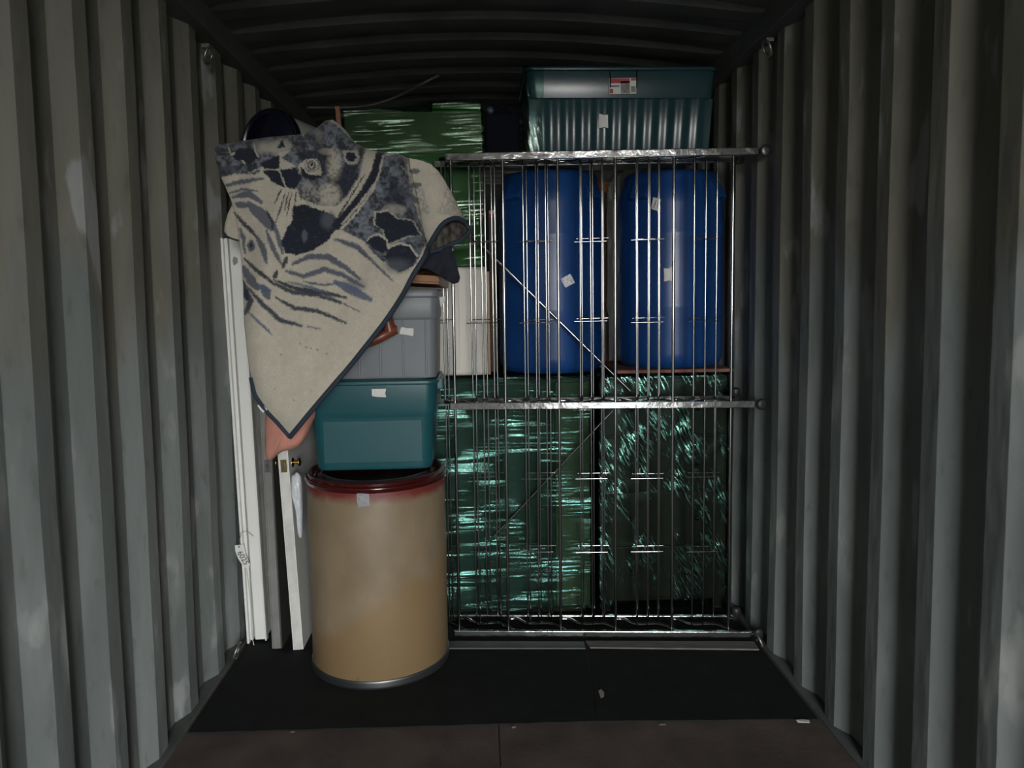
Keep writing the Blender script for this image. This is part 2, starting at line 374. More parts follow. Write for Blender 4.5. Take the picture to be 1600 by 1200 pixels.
dl = box('unseen_shut_door', XL - 0.03, XO, YD - 0.05, YD, -0.01, ZC, M_rail, bev=.004, kind='structure')  # unseen leaf, added shut so less daylight reaches the right wall
tube('lock_bar', [((XL + XO) / 2, YD + .03, .05), ((XL + XO) / 2, YD + .03, ZC - .05)], .018, M_steel, dl, n=10)
# ------------------------------------------------------------------ rubber mats and scraps on the floor
def floor_piece(name, pts, m, z0, z1, label, cat, jag=0.0, group=None):
    out = []
    for i in range(len(pts)):
        a, b = Vector(pts[i]), Vector(pts[(i + 1) % len(pts)]); L = (b - a).length; n = max(1, int(L / 0.06)) if jag else 1
        for k in range(n):
            p = a.lerp(b, k / n)
            if jag and k: p += Vector((0, random.uniform(-jag, jag)))
            out.append(p)
    n = len(out); v = [(p.x, p.y, z0) for p in out] + [(p.x, p.y, z1) for p in out]
    f = [tuple(range(n))[::-1], tuple(range(n, 2 * n))] + [(i, (i + 1) % n, n + (i + 1) % n, n + i) for i in range(n)]
    return link(name, mesh(name, v, f), m, label=label, cat=cat, group=group)
def g2(px, py): p = W(px, py, Z=0.005); return (p.x, p.y)
s0, s1 = g2(933, 1127), g2(920, 1008)
floor_piece('rubber_mat', [(XL + 0.03, g2(290, 1145)[1]), (s0[0] - .003, s0[1]), (s1[0] - .003, 3.22), (s1[0] - .003, 4.6), (XL + 0.03, 4.6)], M_mat, 0.0005, 0.006,
            'black rubber floor mat under the brown drum and the doors', 'mat', 0.002)
floor_piece('rubber_mat', [s0 + (), (XR - 0.03, g2(1275, 1124)[1]), (XR - 0.03, 4.6), (s1[0] + .003, 4.6), (s1[0] + .003, 3.22)], M_mat, 0.0005, 0.006,
            'black rubber floor mat on the right in front of the wire rack', 'mat', 0.002)

# ------------------------------------------------------------------ lashing rings
def ring(px, py, X, side, label, up):
    c = W(px, py, X=X); t = thing('lashing_ring', label, 'ring', c, group='lashing rings along the container rails')
    s = -side
    pts = [Vector((s * (0.012 + 0.012 * math.sin(a)), 0.032 * math.cos(a), 0.032 * math.sin(a) * (1 if up else 1))) for a in np.linspace(0, 2 * math.pi, 20, endpoint=False)]
    tube('ring_bar', pts, 0.006, M_ring, t, n=8, closed=True)
    z = 0.034 if up else -0.034
    box('lug', min(-s * 0.012, s * 0.02), max(-s * 0.012, s * 0.02), -0.015, 0.015, z - 0.008, z + 0.008, M_ring, t, bev=0.003)
ring(366, 1017, XL + 0.012, -1, 'steel lashing ring at the floor beside the white door jamb', False)
ring(321, 86, XL + 0.02, -1, 'steel lashing ring under the roof rail above the white door jamb', True)
ring(1203, 76, XR - 0.02, 1, 'dark lashing ring under the roof rail right of the ribbed teal tote', True)
ring(1190, 1001, XR - 0.012, 1, 'steel lashing ring at the floor by the lower rack wheel', False)

# ------------------------------------------------------------------ brown fibre drum
DC = Vector((-0.446, 3.135, 0.006)); DR = 0.288
drum = thing('fibre_drum', 'tan fibreboard drum with red lid and rusty stains standing on the mat', 'drum', DC)
link('body', lathe_me('drum_body', [(DR - .006, 0.02), (DR, 0.03), (DR, 0.30), (DR + .002, 0.5), (DR, 0.79), (DR - .004, 0.80)], 72), M_fdrum, drum)
link('bottom_rim', lathe_me('drum_rim', [(DR - .004, 0.0), (DR + .004, 0.002), (DR + .006, 0.012), (DR + .003, 0.026), (DR + .004, 0.034), (DR + .001, 0.036)], 72), M_steel, drum)
lid = link('lid', lathe_me('drum_lid', [(DR - .02, 0.79), (DR + .002, 0.792), (DR + .004, 0.806), (DR - .004, 0.812), (DR - .002, 0.826), (DR - .008, 0.832), (DR - .02, 0.830),
                                      (DR - .026, 0.818), (DR - .05, 0.816), (DR - .06, 0.826), (DR - .075, 0.826), (DR - .085, 0.818), (0.02, 0.818)], 72), M_lid, drum)
link('lock_ring', lathe_me('drum_lock', [(DR + .001, 0.800), (DR + .007, 0.802), (DR + .009, 0.809), (DR + .006, 0.816), (DR + .001, 0.817)], 72, cap=False), M_lid, drum)
a = W(568, 780, Y=DC.y - DR - 0.004)
label_on(drum, 'tape_label', 559, 771, 578, 792, DC.y - math.sqrt(DR ** 2 - (a.x - DC.x) ** 2) - 0.003, M_gtape, 0.03, 0.2, label='square of silver tape', t=0.002)

# ------------------------------------------------------------------ plastic totes
def rr(w, d, r, n=6):
    """rounded rectangle outline"""
    out = []
    for cx, cy, a0 in ((w / 2 - r, -d / 2 + r, -90), (w / 2 - r, d / 2 - r, 0), (-w / 2 + r, d / 2 - r, 90), (-w / 2 + r, -d / 2 + r, 180)):
        for i in range(n + 1):
            a = math.radians(a0 + 90 * i / n); out.append((cx + r * math.cos(a), cy + r * math.sin(a)))
    return out
def loft(name, rings, m, parent, cap=True, smooth=True, **k):
    """rings: lists of 3D points, same count"""
    n = len(rings[0]); v = [p for r in rings for p in r]; f = []
    for j in range(len(rings) - 1):
        for i in range(n): q = (i + 1) % n; f.append((j * n + i, j * n + q, (j + 1) * n + q, (j + 1) * n + i))
    if cap: f.append(tuple(range(n))[::-1]); f.append(tuple((len(rings) - 1) * n + i for i in range(n)))
    me = mesh(name, v, f); me.polygons.foreach_set('use_smooth', [smooth and len(p.vertices) == 4 for p in me.polygons])
    o = link(name, me, m, parent, **k)
    md = o.modifiers.new('edges', 'BEVEL'); md.width = 0.003; md.segments = 2; md.limit_method = 'ANGLE'; md.angle_limit = 0.6
    return o
def ring_at(w, d, r, z, n=6): return [(x, y, z) for x, y in rr(w, d, r, n)]

ZT = DC.z + 0.834                                             # top of the drum lid
yf = W(575, 737, Z=ZT).y; xl, xr = W(486, 690, Y=yf).x, W(676, 690, Y=yf).x
TW, TD = xr - xl + 0.015, 0.39; tc_ = Vector(((xl + xr) / 2, yf + TD / 2 + 0.02, ZT)); TH = W(600, 595, Y=yf).z - ZT
tote = thing('storage_tote', 'solid teal plastic storage tote standing on the red drum lid', 'tote', tc_)
loft('body', [ring_at(TW * .93, TD * .93, 0.05, 0.0), ring_at(TW * .945, TD * .945, 0.055, 0.012), ring_at(TW * .985, TD * .985, 0.05, TH * .57), ring_at(TW * 1.0, TD * 1.0, 0.05, TH * .60),
              ring_at(TW * 1.035, TD * 1.035, 0.05, TH * .66), ring_at(TW * 1.045, TD * 1.045, 0.05, TH - .02), ring_at(TW * 1.045, TD * 1.045, .05, TH - .012)], M_teal, tote)
loft('rim', [ring_at(TW * 1.05, TD * 1.05, 0.05, TH - .02), ring_at(TW * 1.075, TD * 1.075, 0.05, TH - .018), ring_at(TW * 1.075, TD * 1.075, 0.05, TH - .004), ring_at(TW * 1.05, TD * 1.05, 0.05, TH)], M_teal, tote)
loft('lid_panel', [ring_at(TW * .90, TD * .90, 0.04, TH - .002), ring_at(TW * .90, TD * .90, 0.04, TH + .004)], M_teal, tote)
fp = box('front_panel', -TW * .40, TW * .40, 0, .008, 0.03, TH * .55, M_teal, tote, bev=0.003); fp.location = (0, -TD * .4745 - .002, 0); fp.rotation_euler = (math.radians(2.0), 0, 0)
for s in (-1, 1):
    hx = s * (TW * .53)
    h = box('handle', hx - .012, hx + .018 * (1 if s > 0 else 1), -0.09, 0.09, TH - .055, TH - .006, M_teal, tote, bev=0.006)
label_on(tote, 'paper_label', 580, 607, 602, 620, yf - 0.012, M_tape, -0.03, 0.2, label='white paper label')
# grey tote
ZG = ZT + TH + 0.005
GW0, GY = 0.0, yf + 0.03
gx1 = W(683, 540, Y=GY).x; gx0 = W(508, 540, Y=GY).x; GW = gx1 - gx0; GD = 0.36; GH = W(640, 452, Y=GY).z - ZG
gt = thing('storage_tote', 'grey plastic tote with vertical ribs standing on the teal tote', 'tote', ((gx0 + gx1) / 2, GY + GD / 2, ZG))
loft('body', [ring_at(GW * .96, GD * .95, .035, 0), ring_at(GW * .97, GD * .96, .035, .01), ring_at(GW * .99, GD * .99, .035, GH * .66), ring_at(GW * 1.0, GD * 1.0, .035, GH * .665),
              ring_at(GW * 1.01, GD * 1.02, .035, GH * .69), ring_at(GW * 1.015, GD * 1.025, .035, GH - .03)], M_greyp, gt)
loft('lid', [ring_at(GW * 1.02, GD * 1.03, .035, GH - .035), ring_at(GW * 1.045, GD * 1.06, .035, GH - .03), ring_at(GW * 1.045, GD * 1.06, .035, GH - .008), ring_at(GW * 1.02, GD * 1.03, .03, GH)], M_greyp, gt)
for u in (-.40, -.20, -.01, .195, .40):
    box('rib', GW * u - .004, GW * u + .004, -GD * .5 - .005, -GD * .5 + .012, .012, GH * .655, M_greyp, gt, bev=.003)
label_on(gt, 'paper_label', 626, 512, 646, 524, GY - 0.004, M_tape, -0.13, 0.15, label='white paper label')
sheet('torn_plastic_tag', [(GW * .52, -GD * .3, GH - .035), (GW * .52 + .028, -GD * .3 - .01, GH - .03), (GW * .52 + .022, -GD * .3 - .006, GH - .055), (GW * .52 + .004, -GD * .3, GH - .075)], M_tape, gt)

# ------------------------------------------------------------------ wooden chair upside down over the totes, wooden drawer on the grey tote
ZS = ZG + GH + 0.004
dr = thing('wooden_crate', 'open varnished wooden crate resting on the grey tote under the towel', 'crate', (-0.36, 3.19, ZS + 0.022), (math.radians(-2), math.radians(4), math.radians(-4)))
dx, dy, dh = 0.215, 0.17, 0.11
box('bottom_board', -dx, dx, -dy, dy, 0, 0.008, M_orange, dr, bev=.001, seg=1)
box('front_board', -dx, dx, -dy, -dy + .014, 0.008, 0.035, M_orange, dr, bev=.002, seg=1)
box('back_board', -dx, dx, dy - .014, dy, 0.008, dh, M_orange, dr, bev=.002, seg=1)
box('side_board', -dx, -dx + .014, -dy + .014, dy - .014, 0.008, dh, M_orange, dr, bev=.002, seg=1)
box('side_board', dx - .014, dx, -dy + .014, dy - .014, 0.008, 0.045, M_orange, dr, bev=.002, seg=1)
tube('divider', [(-.03, -dy + .014, .03), (dx - .02, dy - .02, .07)], .007, M_orange, dr, n=6)

chy = GY - 0.075
p_top, p_bot = W(588, 430, Y=chy), W(611, 518, Y=chy)
ch = thing('wooden_armchair', 'reddish brown wooden armchair upside down across the totes under the towel', 'chair', (p_bot.x, chy, p_bot.z))
def rel(p): return Vector(p) - Vector((p_bot.x, chy, p_bot.z))
sz = ZS + 0.175 - p_bot.z
for yy in (0.0, 0.465):
    tube('arm_support', [rel(p_bot) + Vector((-.004, yy, .0)), rel(p_top) + Vector((0, yy, 0)), Vector((rel(p_top).x - .02, yy, sz))], [.024, .029, .022], M_redwood, ch, n=10)
    e0, e1 = rel(W(619, 514, Y=chy)), rel(W(560, 541, Y=chy))
    tube('armrest', [e0 + Vector((.004, yy, 0)), e0 + Vector((0, yy, 0)), e0.lerp(e1, .5) + Vector((0, yy, -.004)), e1 + Vector((0, yy, 0)), e1 + Vector((-.16, yy, -.01))], [.012, .020, .022, .022, .018], M_redwood, ch, n=12)
    tube('chair_leg', [Vector((rel(p_top).x - .03, yy, sz)), Vector((rel(p_top).x - .05, yy, sz + .30))], [.02, .014], M_redwood, ch, n=8)
    tube('chair_leg', [Vector((rel(p_top).x - .36, yy, sz)), Vector((rel(p_top).x - .36, yy, sz + .25))], [.02, .014], M_redwood, ch, n=8)
    tube('back_post', [Vector((e1.x - .16, yy, e1.z - .12)), Vector((rel(p_top).x - .40, yy, sz))], [.015, .02], M_redwood, ch, n=8)
box('seat', rel(p_top).x - .42, rel(p_top).x - .005, -0.01, 0.475, sz - .015, sz + .012, M_redwood, ch, bev=.006)

# ------------------------------------------------------------------ doors standing on edge by the left wall
def leaning(name, label, cat, pxb, pyb, pxt, pyt, Y, **k):
    b = W(pxb, pyb, Y=Y); t = W(pxt, pyt, Y=Y); b.z = 0.007; lean = math.atan2(t.x - b.x, t.z - b.z)
    return thing(name, label, cat, b, (0, lean, 0), **k), (t - b).length
Yj = W(400, 1004, Z=0.007).y
j, Lj = leaning('door_jamb', 'tall white door jamb leaning against the left wall', 'door jamb', 387, 1003, 345, 372, Yj)
wj = (W(417, 1000, Y=Yj).x - W(387, 1000, Y=Yj).x)
box('jamb_board', wj * .40, wj, 0, 0.03, 0.012, Lj, M_white, j, bev=.002, seg=1)
box('casing_strip', 0, wj * .13, -0.012, 0.03, 0, Lj, M_white, j, bev=.004)
box('casing_strip', wj * .13, wj * .30, 0.004, 0.03, 0.01, Lj, M_white, j, bev=.003)
box('door_stop', wj * .30, wj * .40, 0.018, 0.03, 0.02, Lj - .004, mat('shaded_stop_grey', (.30, .30, .285), .6), j, bev=.001, seg=1)  # darker grey paints in the shading between the white strips
box('door_slab', wj * .12, wj * .92, 0.03, 0.80, 0.012, Lj - .01, M_white2, j, bev=.002, seg=1)
box('door_stop', wj * .92, wj, -0.004, 0.03, 0.006, Lj, M_white, j, bev=.002, seg=1)
# hinge leaf, paint chip and string with numbered tag
pt = W(367, 408, Y=Yj - .004)
ck = sheet('latch_plate', [pt + Vector(q) for q in ((-.006, 0, -.02), (.012, 0, -.008), (.012, 0, .014), (-.004, 0, .02), (-.010, 0, .004))], M_gtape); place_in(ck, j)
tg = thing('paper_tag', 'white paper tag numbered 6025 on a string around the door jamb', 'tag', W(372, 853, Y=Yj - .024))
pc = [(367, 852), (381, 850), (384, 866), (391, 882), (389, 887), (381, 886), (373, 874), (368, 862)]
base = W(372, 853, Y=Yj - .024)
sheet('card', [W(x, y, Y=Yj - .024) - base for x, y in pc[::-1]], M_tape, tg, t=.0012)
tm = text_me('tag_number', '6025', 0.034); to = link('number', tm, M_ink, tg, loc=W(379.5, 872, Y=Yj - .0265) - base); to.rotation_euler = (math.radians(90), math.radians(62), 0)
tm2 = lathe_me('eyelet', [(.0035, 0), (.0035, .001)], 12); eo = link('eyelet', tm2, M_ink, tg, loc=W(373.5, 854.5, Y=Yj - .0262) - base); eo.rotation_euler = (math.radians(90), 0, 0)
tube('string', [W(x, y, Y=Yj - d) - base for x, y, d in ((373, 855, .026), (374, 845, .025), (377, 832, .022), (386, 830, .012), (396, 838, .006))], .0012, M_gdoor, tg, n=5)
st = [W(x, y, Y=Yj - d) for x, y, d in ((384, 885, .016), (391, 940, .016), (393, 985, .016), (396, 1005, .02), (401, 1020, .04))]
tube('string', [p - base for p in spline(st, 5)], .0018, M_tape, tg, n=6)
Yd2 = W(430, 1014, Z=0.007).y
d2, L2 = leaning('panel_door', 'dull grey panel door on edge between the white jamb and white door', 'door', 425, 1013, 401, 560, Yd2)
w2 = W(441, 1010, Y=Yd2).x - W(425, 1010, Y=Yd2).x
L2 = 1.98
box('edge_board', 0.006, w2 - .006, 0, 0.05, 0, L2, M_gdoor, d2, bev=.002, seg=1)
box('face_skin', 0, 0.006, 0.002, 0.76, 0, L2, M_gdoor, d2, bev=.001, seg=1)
box('face_skin', w2 - .006, w2, 0.002, 0.76, 0, L2, M_ddoor, d2, bev=.001, seg=1)  # dark colour puts the shade of the gap onto this face
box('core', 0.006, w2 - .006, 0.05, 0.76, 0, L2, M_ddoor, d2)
Yd3 = W(460, 1016, Z=0.007).y
d3, L3 = leaning('panel_door', 'scuffed white panel door on edge beside the tan drum', 'door', 458, 1016, 434, 715, Yd3)
w3 = W(474, 1012, Y=Yd3).x - W(458, 1012, Y=Yd3).x; L3 = 1.35
box('edge_board', 0.004, w3 - .004, 0, 0.05, 0, L3, M_white2, d3, bev=.002, seg=1)
box('face_skin', 0, 0.004, 0.001, 0.55, 0, L3, M_white, d3, bev=.001, seg=1)
box('face_skin', w3 - .004, w3, 0.001, 0.55, 0, L3, M_white, d3, bev=.001, seg=1)
box('core', 0.004, w3 - .004, 0.05, 0.55, 0, L3, M_ddoor, d3)
def knobset(door, w, zc, side=(0, 1), mm=M_brass):
    pl_ = box('latch_plate', w * .22, w * .80, -0.0022, 0.001, zc - .028, zc + .028, mm, door, bev=.0008, seg=1)
    box('latch_bolt', w * .4, w * .62, -0.010, 0, zc - .008, zc + .010, M_steel, pl_, bev=.002, seg=1)
    for q in (-.02, .02):
        o = link('screw', lathe_me('screw', [(.0035, 0), (.003, .0015)], 10), M_steel, pl_, loc=(w * .5, -.0022, zc + q)); o.rotation_euler = (math.radians(90), 0, 0)
    for s in side:
        d = 1 if s else -1; x = w if s else 0
        kn = link('knob', lathe_me('knob', [(.030, 0), (.030, .003), (.024, .006), (.009, .010), (.009, .026), (.018, .034), (.025, .044), (.024, .052), (.012, .058), (.002, .059)], 20), M_brass, door, loc=(x, 0.065, zc))
        kn.rotation_euler = (0, math.radians(90 * d), 0); kn.scale = (0.75, 0.75, 0.62)
zk2 = W(414, 731, Y=Yd2).z; zk3 = W(443, 731, Y=Yd3).z
knobset(d2, w2, zk2 / math.cos(d2.rotation_euler.y), (1,), M_steel); knobset(d3, w3, zk3 / math.cos(d3.rotation_euler.y), (1,))
# plastic bag hanging on the knob of the white door
bgp = [(459, 742), (464, 738), (470, 744), (472, 760), (473, 800), (472, 838), (466, 835), (463, 800), (455, 770), (456, 745)]
bb = W(460, 730, Y=Yd3 - .03)
def puff(name, outline, Y, depth, m, parent, base, res=14):
    """soft closed shape with real thickness from a measured outline"""
    P = [W(x, y, Y=Y) - base for x, y in outline]; c = sum(P, Vector()) / len(P); rings = []
    P = [Vector(p) for p in spline(P + [P[0]], 4)[:-1]]
    for k in range(res + 1):
        t = -math.pi / 2 + math.pi * k / res; s = max(math.cos(t), 0.02) ** 0.55; d = math.sin(t) * depth
        rings.append([c + (p - c) * s + Vector((0, d, 0)) + Vector((0, 0.25 * depth * fbm(p.x * 9, p.z * 9, k * .2, 3) * (s > .1), 0)) for p in P])
    n = len(P); v = [p for r in rings for p in r]; f = []
    for j_ in range(res):
        for i in range(n): q = (i + 1) % n; f.append((j_ * n + i, (j_ + 1) * n + i, (j_ + 1) * n + q, j_ * n + q))
    f.append(tuple(range(n))); f.append(tuple(res * n + i for i in range(n))[::-1])
    return link(name, mesh(name, v, [q[::-1] for q in f]), m, parent, smooth=True)
bagt = puff('plastic_bag', bgp, Yd3 - .03, .022, M_bagfilm, None, bb); bagt.location = bb
tag(bagt, 'milky plastic bag hanging from the brass door knob beside the drum', 'plastic bag')
# pink cloth
pk = [(421, 600), (470, 600), (492, 640), (486, 665), (474, 690), (462, 700), (440, 706), (424, 719), (416, 712), (416, 660)]
bk = W(440, 715, Y=2.98)
pko = puff('pink_pillow', pk, 2.99, .055, M_pink, None, bk); pko.location = bk
tag(pko, 'salmon pink cloth bundle hanging below the tip of the towel', 'cloth')

# ------------------------------------------------------------------ pail lying on its side
pc_ = W(421, 224, Y=3.03); pr = 51 / F * 3.03
pail = thing('plastic_pail', 'white pail with navy lid lying on its side above the towel', 'pail', pc_, (math.radians(90), 0, math.radians(-24)))
link('body', lathe_me('pail_body', [(pr * .80, -.36), (pr * .83, -.355), (pr * .95, -.03), (pr * .97, -.02), (pr * .97, -.012)], 48), M_pail, pail)
link('lid', lathe_me('pail_lid', [(pr * .98, -.030), (pr * 1.02, -.026), (pr * 1.02, -.002), (pr * .99, .004), (pr * .95, .004), (pr * .93, -.004), (pr * .86, -.006), (pr * .84, -.001), (.01, -.001)], 48), M_navylid, pail)

# ------------------------------------------------------------------ blanket with its animal print
H_, W_, OX, OY = 1040, 840, 325.0, 175.0                       # print canvas, two cells per measured pixel
def canvas():
    yy, xx = np.mgrid[0:H_, 0:W_]; xx = xx / 2 + OX; yy = yy / 2 + OY
    def vnoise(s, seed):
        r = np.random.default_rng(seed); gh, gw = int(H_ / 2 / s) + 3, int(W_ / 2 / s) + 3; g = r.random((gh, gw))
        u = (xx - OX) / s; v = (yy - OY) / s; i = v.astype(int); j = u.astype(int); fu = u - j; fv = v - i
        fu = fu * fu * (3 - 2 * fu); fv = fv * fv * (3 - 2 * fv)
        return (g[i, j] * (1 - fu) + g[i, j + 1] * fu) * (1 - fv) + (g[i + 1, j] * (1 - fu) + g[i + 1, j + 1] * fu) * fv
    n1 = vnoise(3, 1); n2 = vnoise(8, 2); n3 = vnoise(1.2, 3); n4 = vnoise(22, 4); nx = vnoise(4, 5) - .5; ny = vnoise(4, 6) - .5
    X = xx + nx * 1.6 + (n3 - .5) * 2.6; Y = yy + ny * 1.6 + (vnoise(1.2, 8) - .5) * 2.6      # furry edges
    BEIGE = np.array((0.50, 0.46, 0.38)); NAVY = np.array((0.022, 0.026, 0.038)); GREY = np.array((0.100, 0.110, 0.128)); LIGHT = np.array((0.47, 0.435, 0.36))
    img = np.ones((H_, W_, 3)) * BEIGE; img *= (0.90 + 0.2 * n2 * n1 + .06 * n3)[..., None]
    def paint(mask, c, a=1.0):
        nonlocal img
        m = np.clip(mask, 0, 1)[..., None] * a; img = img * (1 - m) + c * m
    def C(p): return [(320 + x * .275, 140 + y * .275) for x, y in p]
    def D(p): return [(320 + x * .275, 440 + y * .275) for x, y in p]
    def poly(p, soft=1.2):
        inside = np.zeros(X.shape, bool); dist = np.full(X.shape, 1e9)
        for k in range(len(p)):
            (x0, y0), (x1, y1) = p[k], p[(k + 1) % len(p)]
            if y0 != y1:
                cnd = (Y < y0) != (Y < y1); inside ^= cnd & (X < (x1 - x0) * (Y - y0) / (y1 - y0) + x0)
            L = (x1 - x0) ** 2 + (y1 - y0) ** 2 + 1e-9; t = np.clip(((X - x0) * (x1 - x0) + (Y - y0) * (y1 - y0)) / L, 0, 1)
            dist = np.minimum(dist, np.hypot(X - x0 - t * (x1 - x0), Y - y0 - t * (y1 - y0)))
        return np.clip(0.5 + np.where(inside, dist, -dist) / soft, 0, 1)
    def stroke(p, w, soft=1.0, taper=True):
        d = np.full(X.shape, -1e9); n = len(p) - 1
        for k in range(n):
            (x0, y0), (x1, y1) = p[k], p[k + 1]
            L = (x1 - x0) ** 2 + (y1 - y0) ** 2 + 1e-9; t = np.clip(((X - x0) * (x1 - x0) + (Y - y0) * (y1 - y0)) / L, 0, 1)
            g = (k + t) / n; ww = w * .275 / 2 * ((0.35 + 0.65 * np.sin(np.pi * np.clip(g, .02, .98)) ** .6) if taper else 1)
            d = np.maximum(d, ww - np.hypot(X - x0 - t * (x1 - x0), Y - y0 - t * (y1 - y0)))
        return np.clip(.5 + d / soft, 0, 1)
    def ell(cx, cy, rx, ry, soft=.12, off=0):
        cx, cy = 320 + cx * .275, 140 + off + cy * .275
        return np.clip(.5 + (1 - np.hypot((X - cx) / (rx * .275), (Y - cy) / (ry * .275))) / soft, 0, 1)
    mott = np.clip((n2 * .6 + n1 * .5 - .35) * 2.2, 0, 1)
    greym = GREY[None, None] * (0.40 + 1.4 * mott)[..., None]
    # top left strip
    paint(poly(C([(40, 300), (290, 270), (560, 250), (520, 330), (420, 360), (290, 480), (170, 480), (80, 500), (45, 400)])), greym)
    paint(poly(C([(300, 300), (470, 280), (500, 330), (430, 370), (300, 350)]), 8), LIGHT, .75)
    paint(poly(C([(155, 360), (200, 330), (290, 340), (305, 385), (255, 420), (170, 400)])), NAVY)
    paint(poly(C([(405, 335), (440, 285), (460, 325)])), NAVY)
    paint(poly(C([(60, 440), (150, 430), (240, 420), (150, 480), (80, 490)])), NAVY, .6)
    for s in ([(130, 320), (150, 370), (175, 360)], [(280, 300), (290, 360), (305, 380)], [(210, 405), (230, 420)], [(250, 470), (330, 440), (420, 400)]): paint(stroke(C(s), 9), LIGHT)
    # face
    paint(poly(C([(470, 360), (520, 300), (600, 220), (690, 160), (770, 220), (840, 290), (950, 340), (900, 470), (860, 560), (800, 610), (750, 660), (610, 660), (540, 610), (515, 540), (540, 470), (420, 400)])), greym)
    paint(poly(C([(520, 360), (640, 340), (720, 350), (700, 470), (655, 500), (640, 440), (560, 400)])), NAVY, .8)
    paint(ell(690, 350, 45, 18, .5), LIGHT, .5); paint(ell(735, 430, 40, 90, .7) * (.35 + .9 * n1), LIGHT, .9); paint(ell(650, 260, 20, 40, .8), LIGHT, .35)
    paint(ell(820, 520, 60, 110, .4), NAVY, .85); paint(ell(770, 560, 40, 70, .6), NAVY, .6)
    paint(ell(708, 600, 62, 66, .6) * (.3 + 1.0 * n1), LIGHT, .9); paint(ell(590, 580, 70, 50, .9) * n1, LIGHT, .6)
    paint(poly(C([(785, 345), (860, 342), (880, 380), (860, 425), (805, 420), (788, 390)])), LIGHT, .75); paint(poly(C([(800, 358), (850, 356), (862, 382), (845, 408), (812, 405), (802, 385)])), NAVY)
    paint(poly(C([(525, 440), (570, 395), (640, 390), (665, 470), (650, 510), (560, 500)])), LIGHT)
    paint(stroke(C([(550, 445), (565, 485), (610, 500), (655, 495)]), 30), NAVY)
    paint(ell(607, 428, 42, 40), GREY); paint(ell(607, 428, 36, 34), LIGHT); paint(ell(607, 430, 26, 27), GREY); paint(ell(607, 428, 15, 17), LIGHT); paint(ell(607, 425, 8, 10), NAVY)
    # nose
    paint(poly(C([(310, 420), (420, 370), (440, 450), (350, 455)])), NAVY); paint(poly(C([(425, 380), (425, 450), (520, 435)])), LIGHT)
    paint(poly(C([(325, 455), (425, 460), (455, 560), (380, 520)])), NAVY); paint(poly(C([(425, 455), (520, 445), (548, 500), (515, 565), (462, 555), (430, 490)])), NAVY)
    paint(stroke(C([(330, 450), (420, 458), (445, 510), (462, 565)]), 7, taper=False), LIGHT)
    for s in ([(435, 565), (395, 650)], [(460, 575), (425, 690), (390, 780)], [(475, 580), (450, 690)], [(492, 585), (462, 720)], [(520, 580), (505, 690)], [(545, 580), (545, 625)]): paint(stroke(C(s), 9, .8), NAVY, .9)
    # muzzle
    paint(poly(C([(500, 665), (560, 650), (650, 680), (735, 710), (755, 770), (700, 855), (620, 910), (520, 940), (455, 925), (432, 865), (465, 785), (498, 740)])), NAVY)
    paint(ell(700, 740, 40, 50, .8), GREY, .8); paint(ell(565, 830, 16, 36, .4), GREY); paint(stroke(C([(560, 630), (640, 665), (700, 690)]), 18), LIGHT)
    # left brush strokes
    for s, w_, c in (([(110, 545), (220, 520), (330, 505)], 26, GREY), ([(130, 590), (220, 565), (300, 575)], 16, GREY), ([(160, 610), (250, 590), (320, 640)], 34, GREY), ([(180, 650), (240, 660)], 40, GREY),
                     ([(250, 650), (330, 720), (380, 790)], 66, GREY), ([(170, 700), (230, 770), (300, 840)], 22, NAVY), ([(350, 690), (385, 750), (390, 800)], 16, NAVY), ([(200, 790), (220, 850), (230, 930)], 22, GREY),
                     ([(290, 830), (330, 900), (350, 980)], 34, GREY), ([(350, 800), (385, 900), (430, 985)], 28, GREY), ([(395, 760), (420, 850), (440, 930)], 28, GREY), ([(225, 960), (300, 1030), (380, 1090)], 24, NAVY),
                     ([(220, 1010), (260, 1080), (300, 1130)], 50, GREY), ([(330, 1120), (360, 1180)], 50, GREY), ([(215, 1090), (240, 1190)], 40, NAVY)):
        paint(stroke(C(s), w_, 2), c * (.8, .85, 1.0), .9)
    paint(ell(262, 885, 34, 48, .2), LIGHT); paint(ell(262, 885, 22, 34, .3), GREY); paint(ell(262, 883, 8, 14, .4), NAVY)
    for s in ([(440, 1010), (465, 955)], [(390, 1075), (410, 1030)]): paint(stroke(C(s), 26), NAVY, .9)
    # diagonal band, right field
    paint(poly(C([(1010, 380), (1110, 360), (1170, 500), (1190, 650), (1260, 860), (1200, 990), (1100, 1040), (980, 950), (900, 850), (780, 795), (850, 720), (960, 570)])), greym)
    paint(stroke(C([(930, 360), (900, 500), (840, 600), (780, 680)]), 50, 4, False), BEIGE)
    paint(stroke(C([(1000, 350), (970, 470), (910, 580), (840, 670), (750, 770)]), 52, 2, False), NAVY)
    paint(stroke(C([(1015, 370), (985, 500), (925, 590), (850, 680), (780, 760)]), 11, 1.5, False), LIGHT)
    for q in range(26):
        t = q / 26; x = 910 - 150 * t; y = 480 + 240 * t; paint(stroke(C([(x, y), (x - 26, y + 34)]), 8), NAVY, .6)
    paint(ell(1090, 600, 70, 60, .6), NAVY, .7); paint(ell(1080, 680, 60, 28, .7), LIGHT, .5); paint(ell(1130, 400, 24, 34, .5), NAVY, .6); paint(stroke(C([(1110, 430), (1160, 480), (1170, 560)]), 12), LIGHT, .6)
    for p in ([(970, 700), (1040, 690), (1100, 735), (1180, 745), (1225, 830), (1150, 830), (1040, 880), (1015, 800), (965, 765)],):
        paint(np.clip(poly(C([(x + (x - 1090) * .07, y + (y - 785) * .1) for x, y in p]), 2), 0, 1), LIGHT); paint(poly(C(p)), NAVY)
    paint(poly(C([(930, 838), (985, 825), (1030, 850), (1045, 905), (1010, 930), (960, 905), (920, 862)])), NAVY)
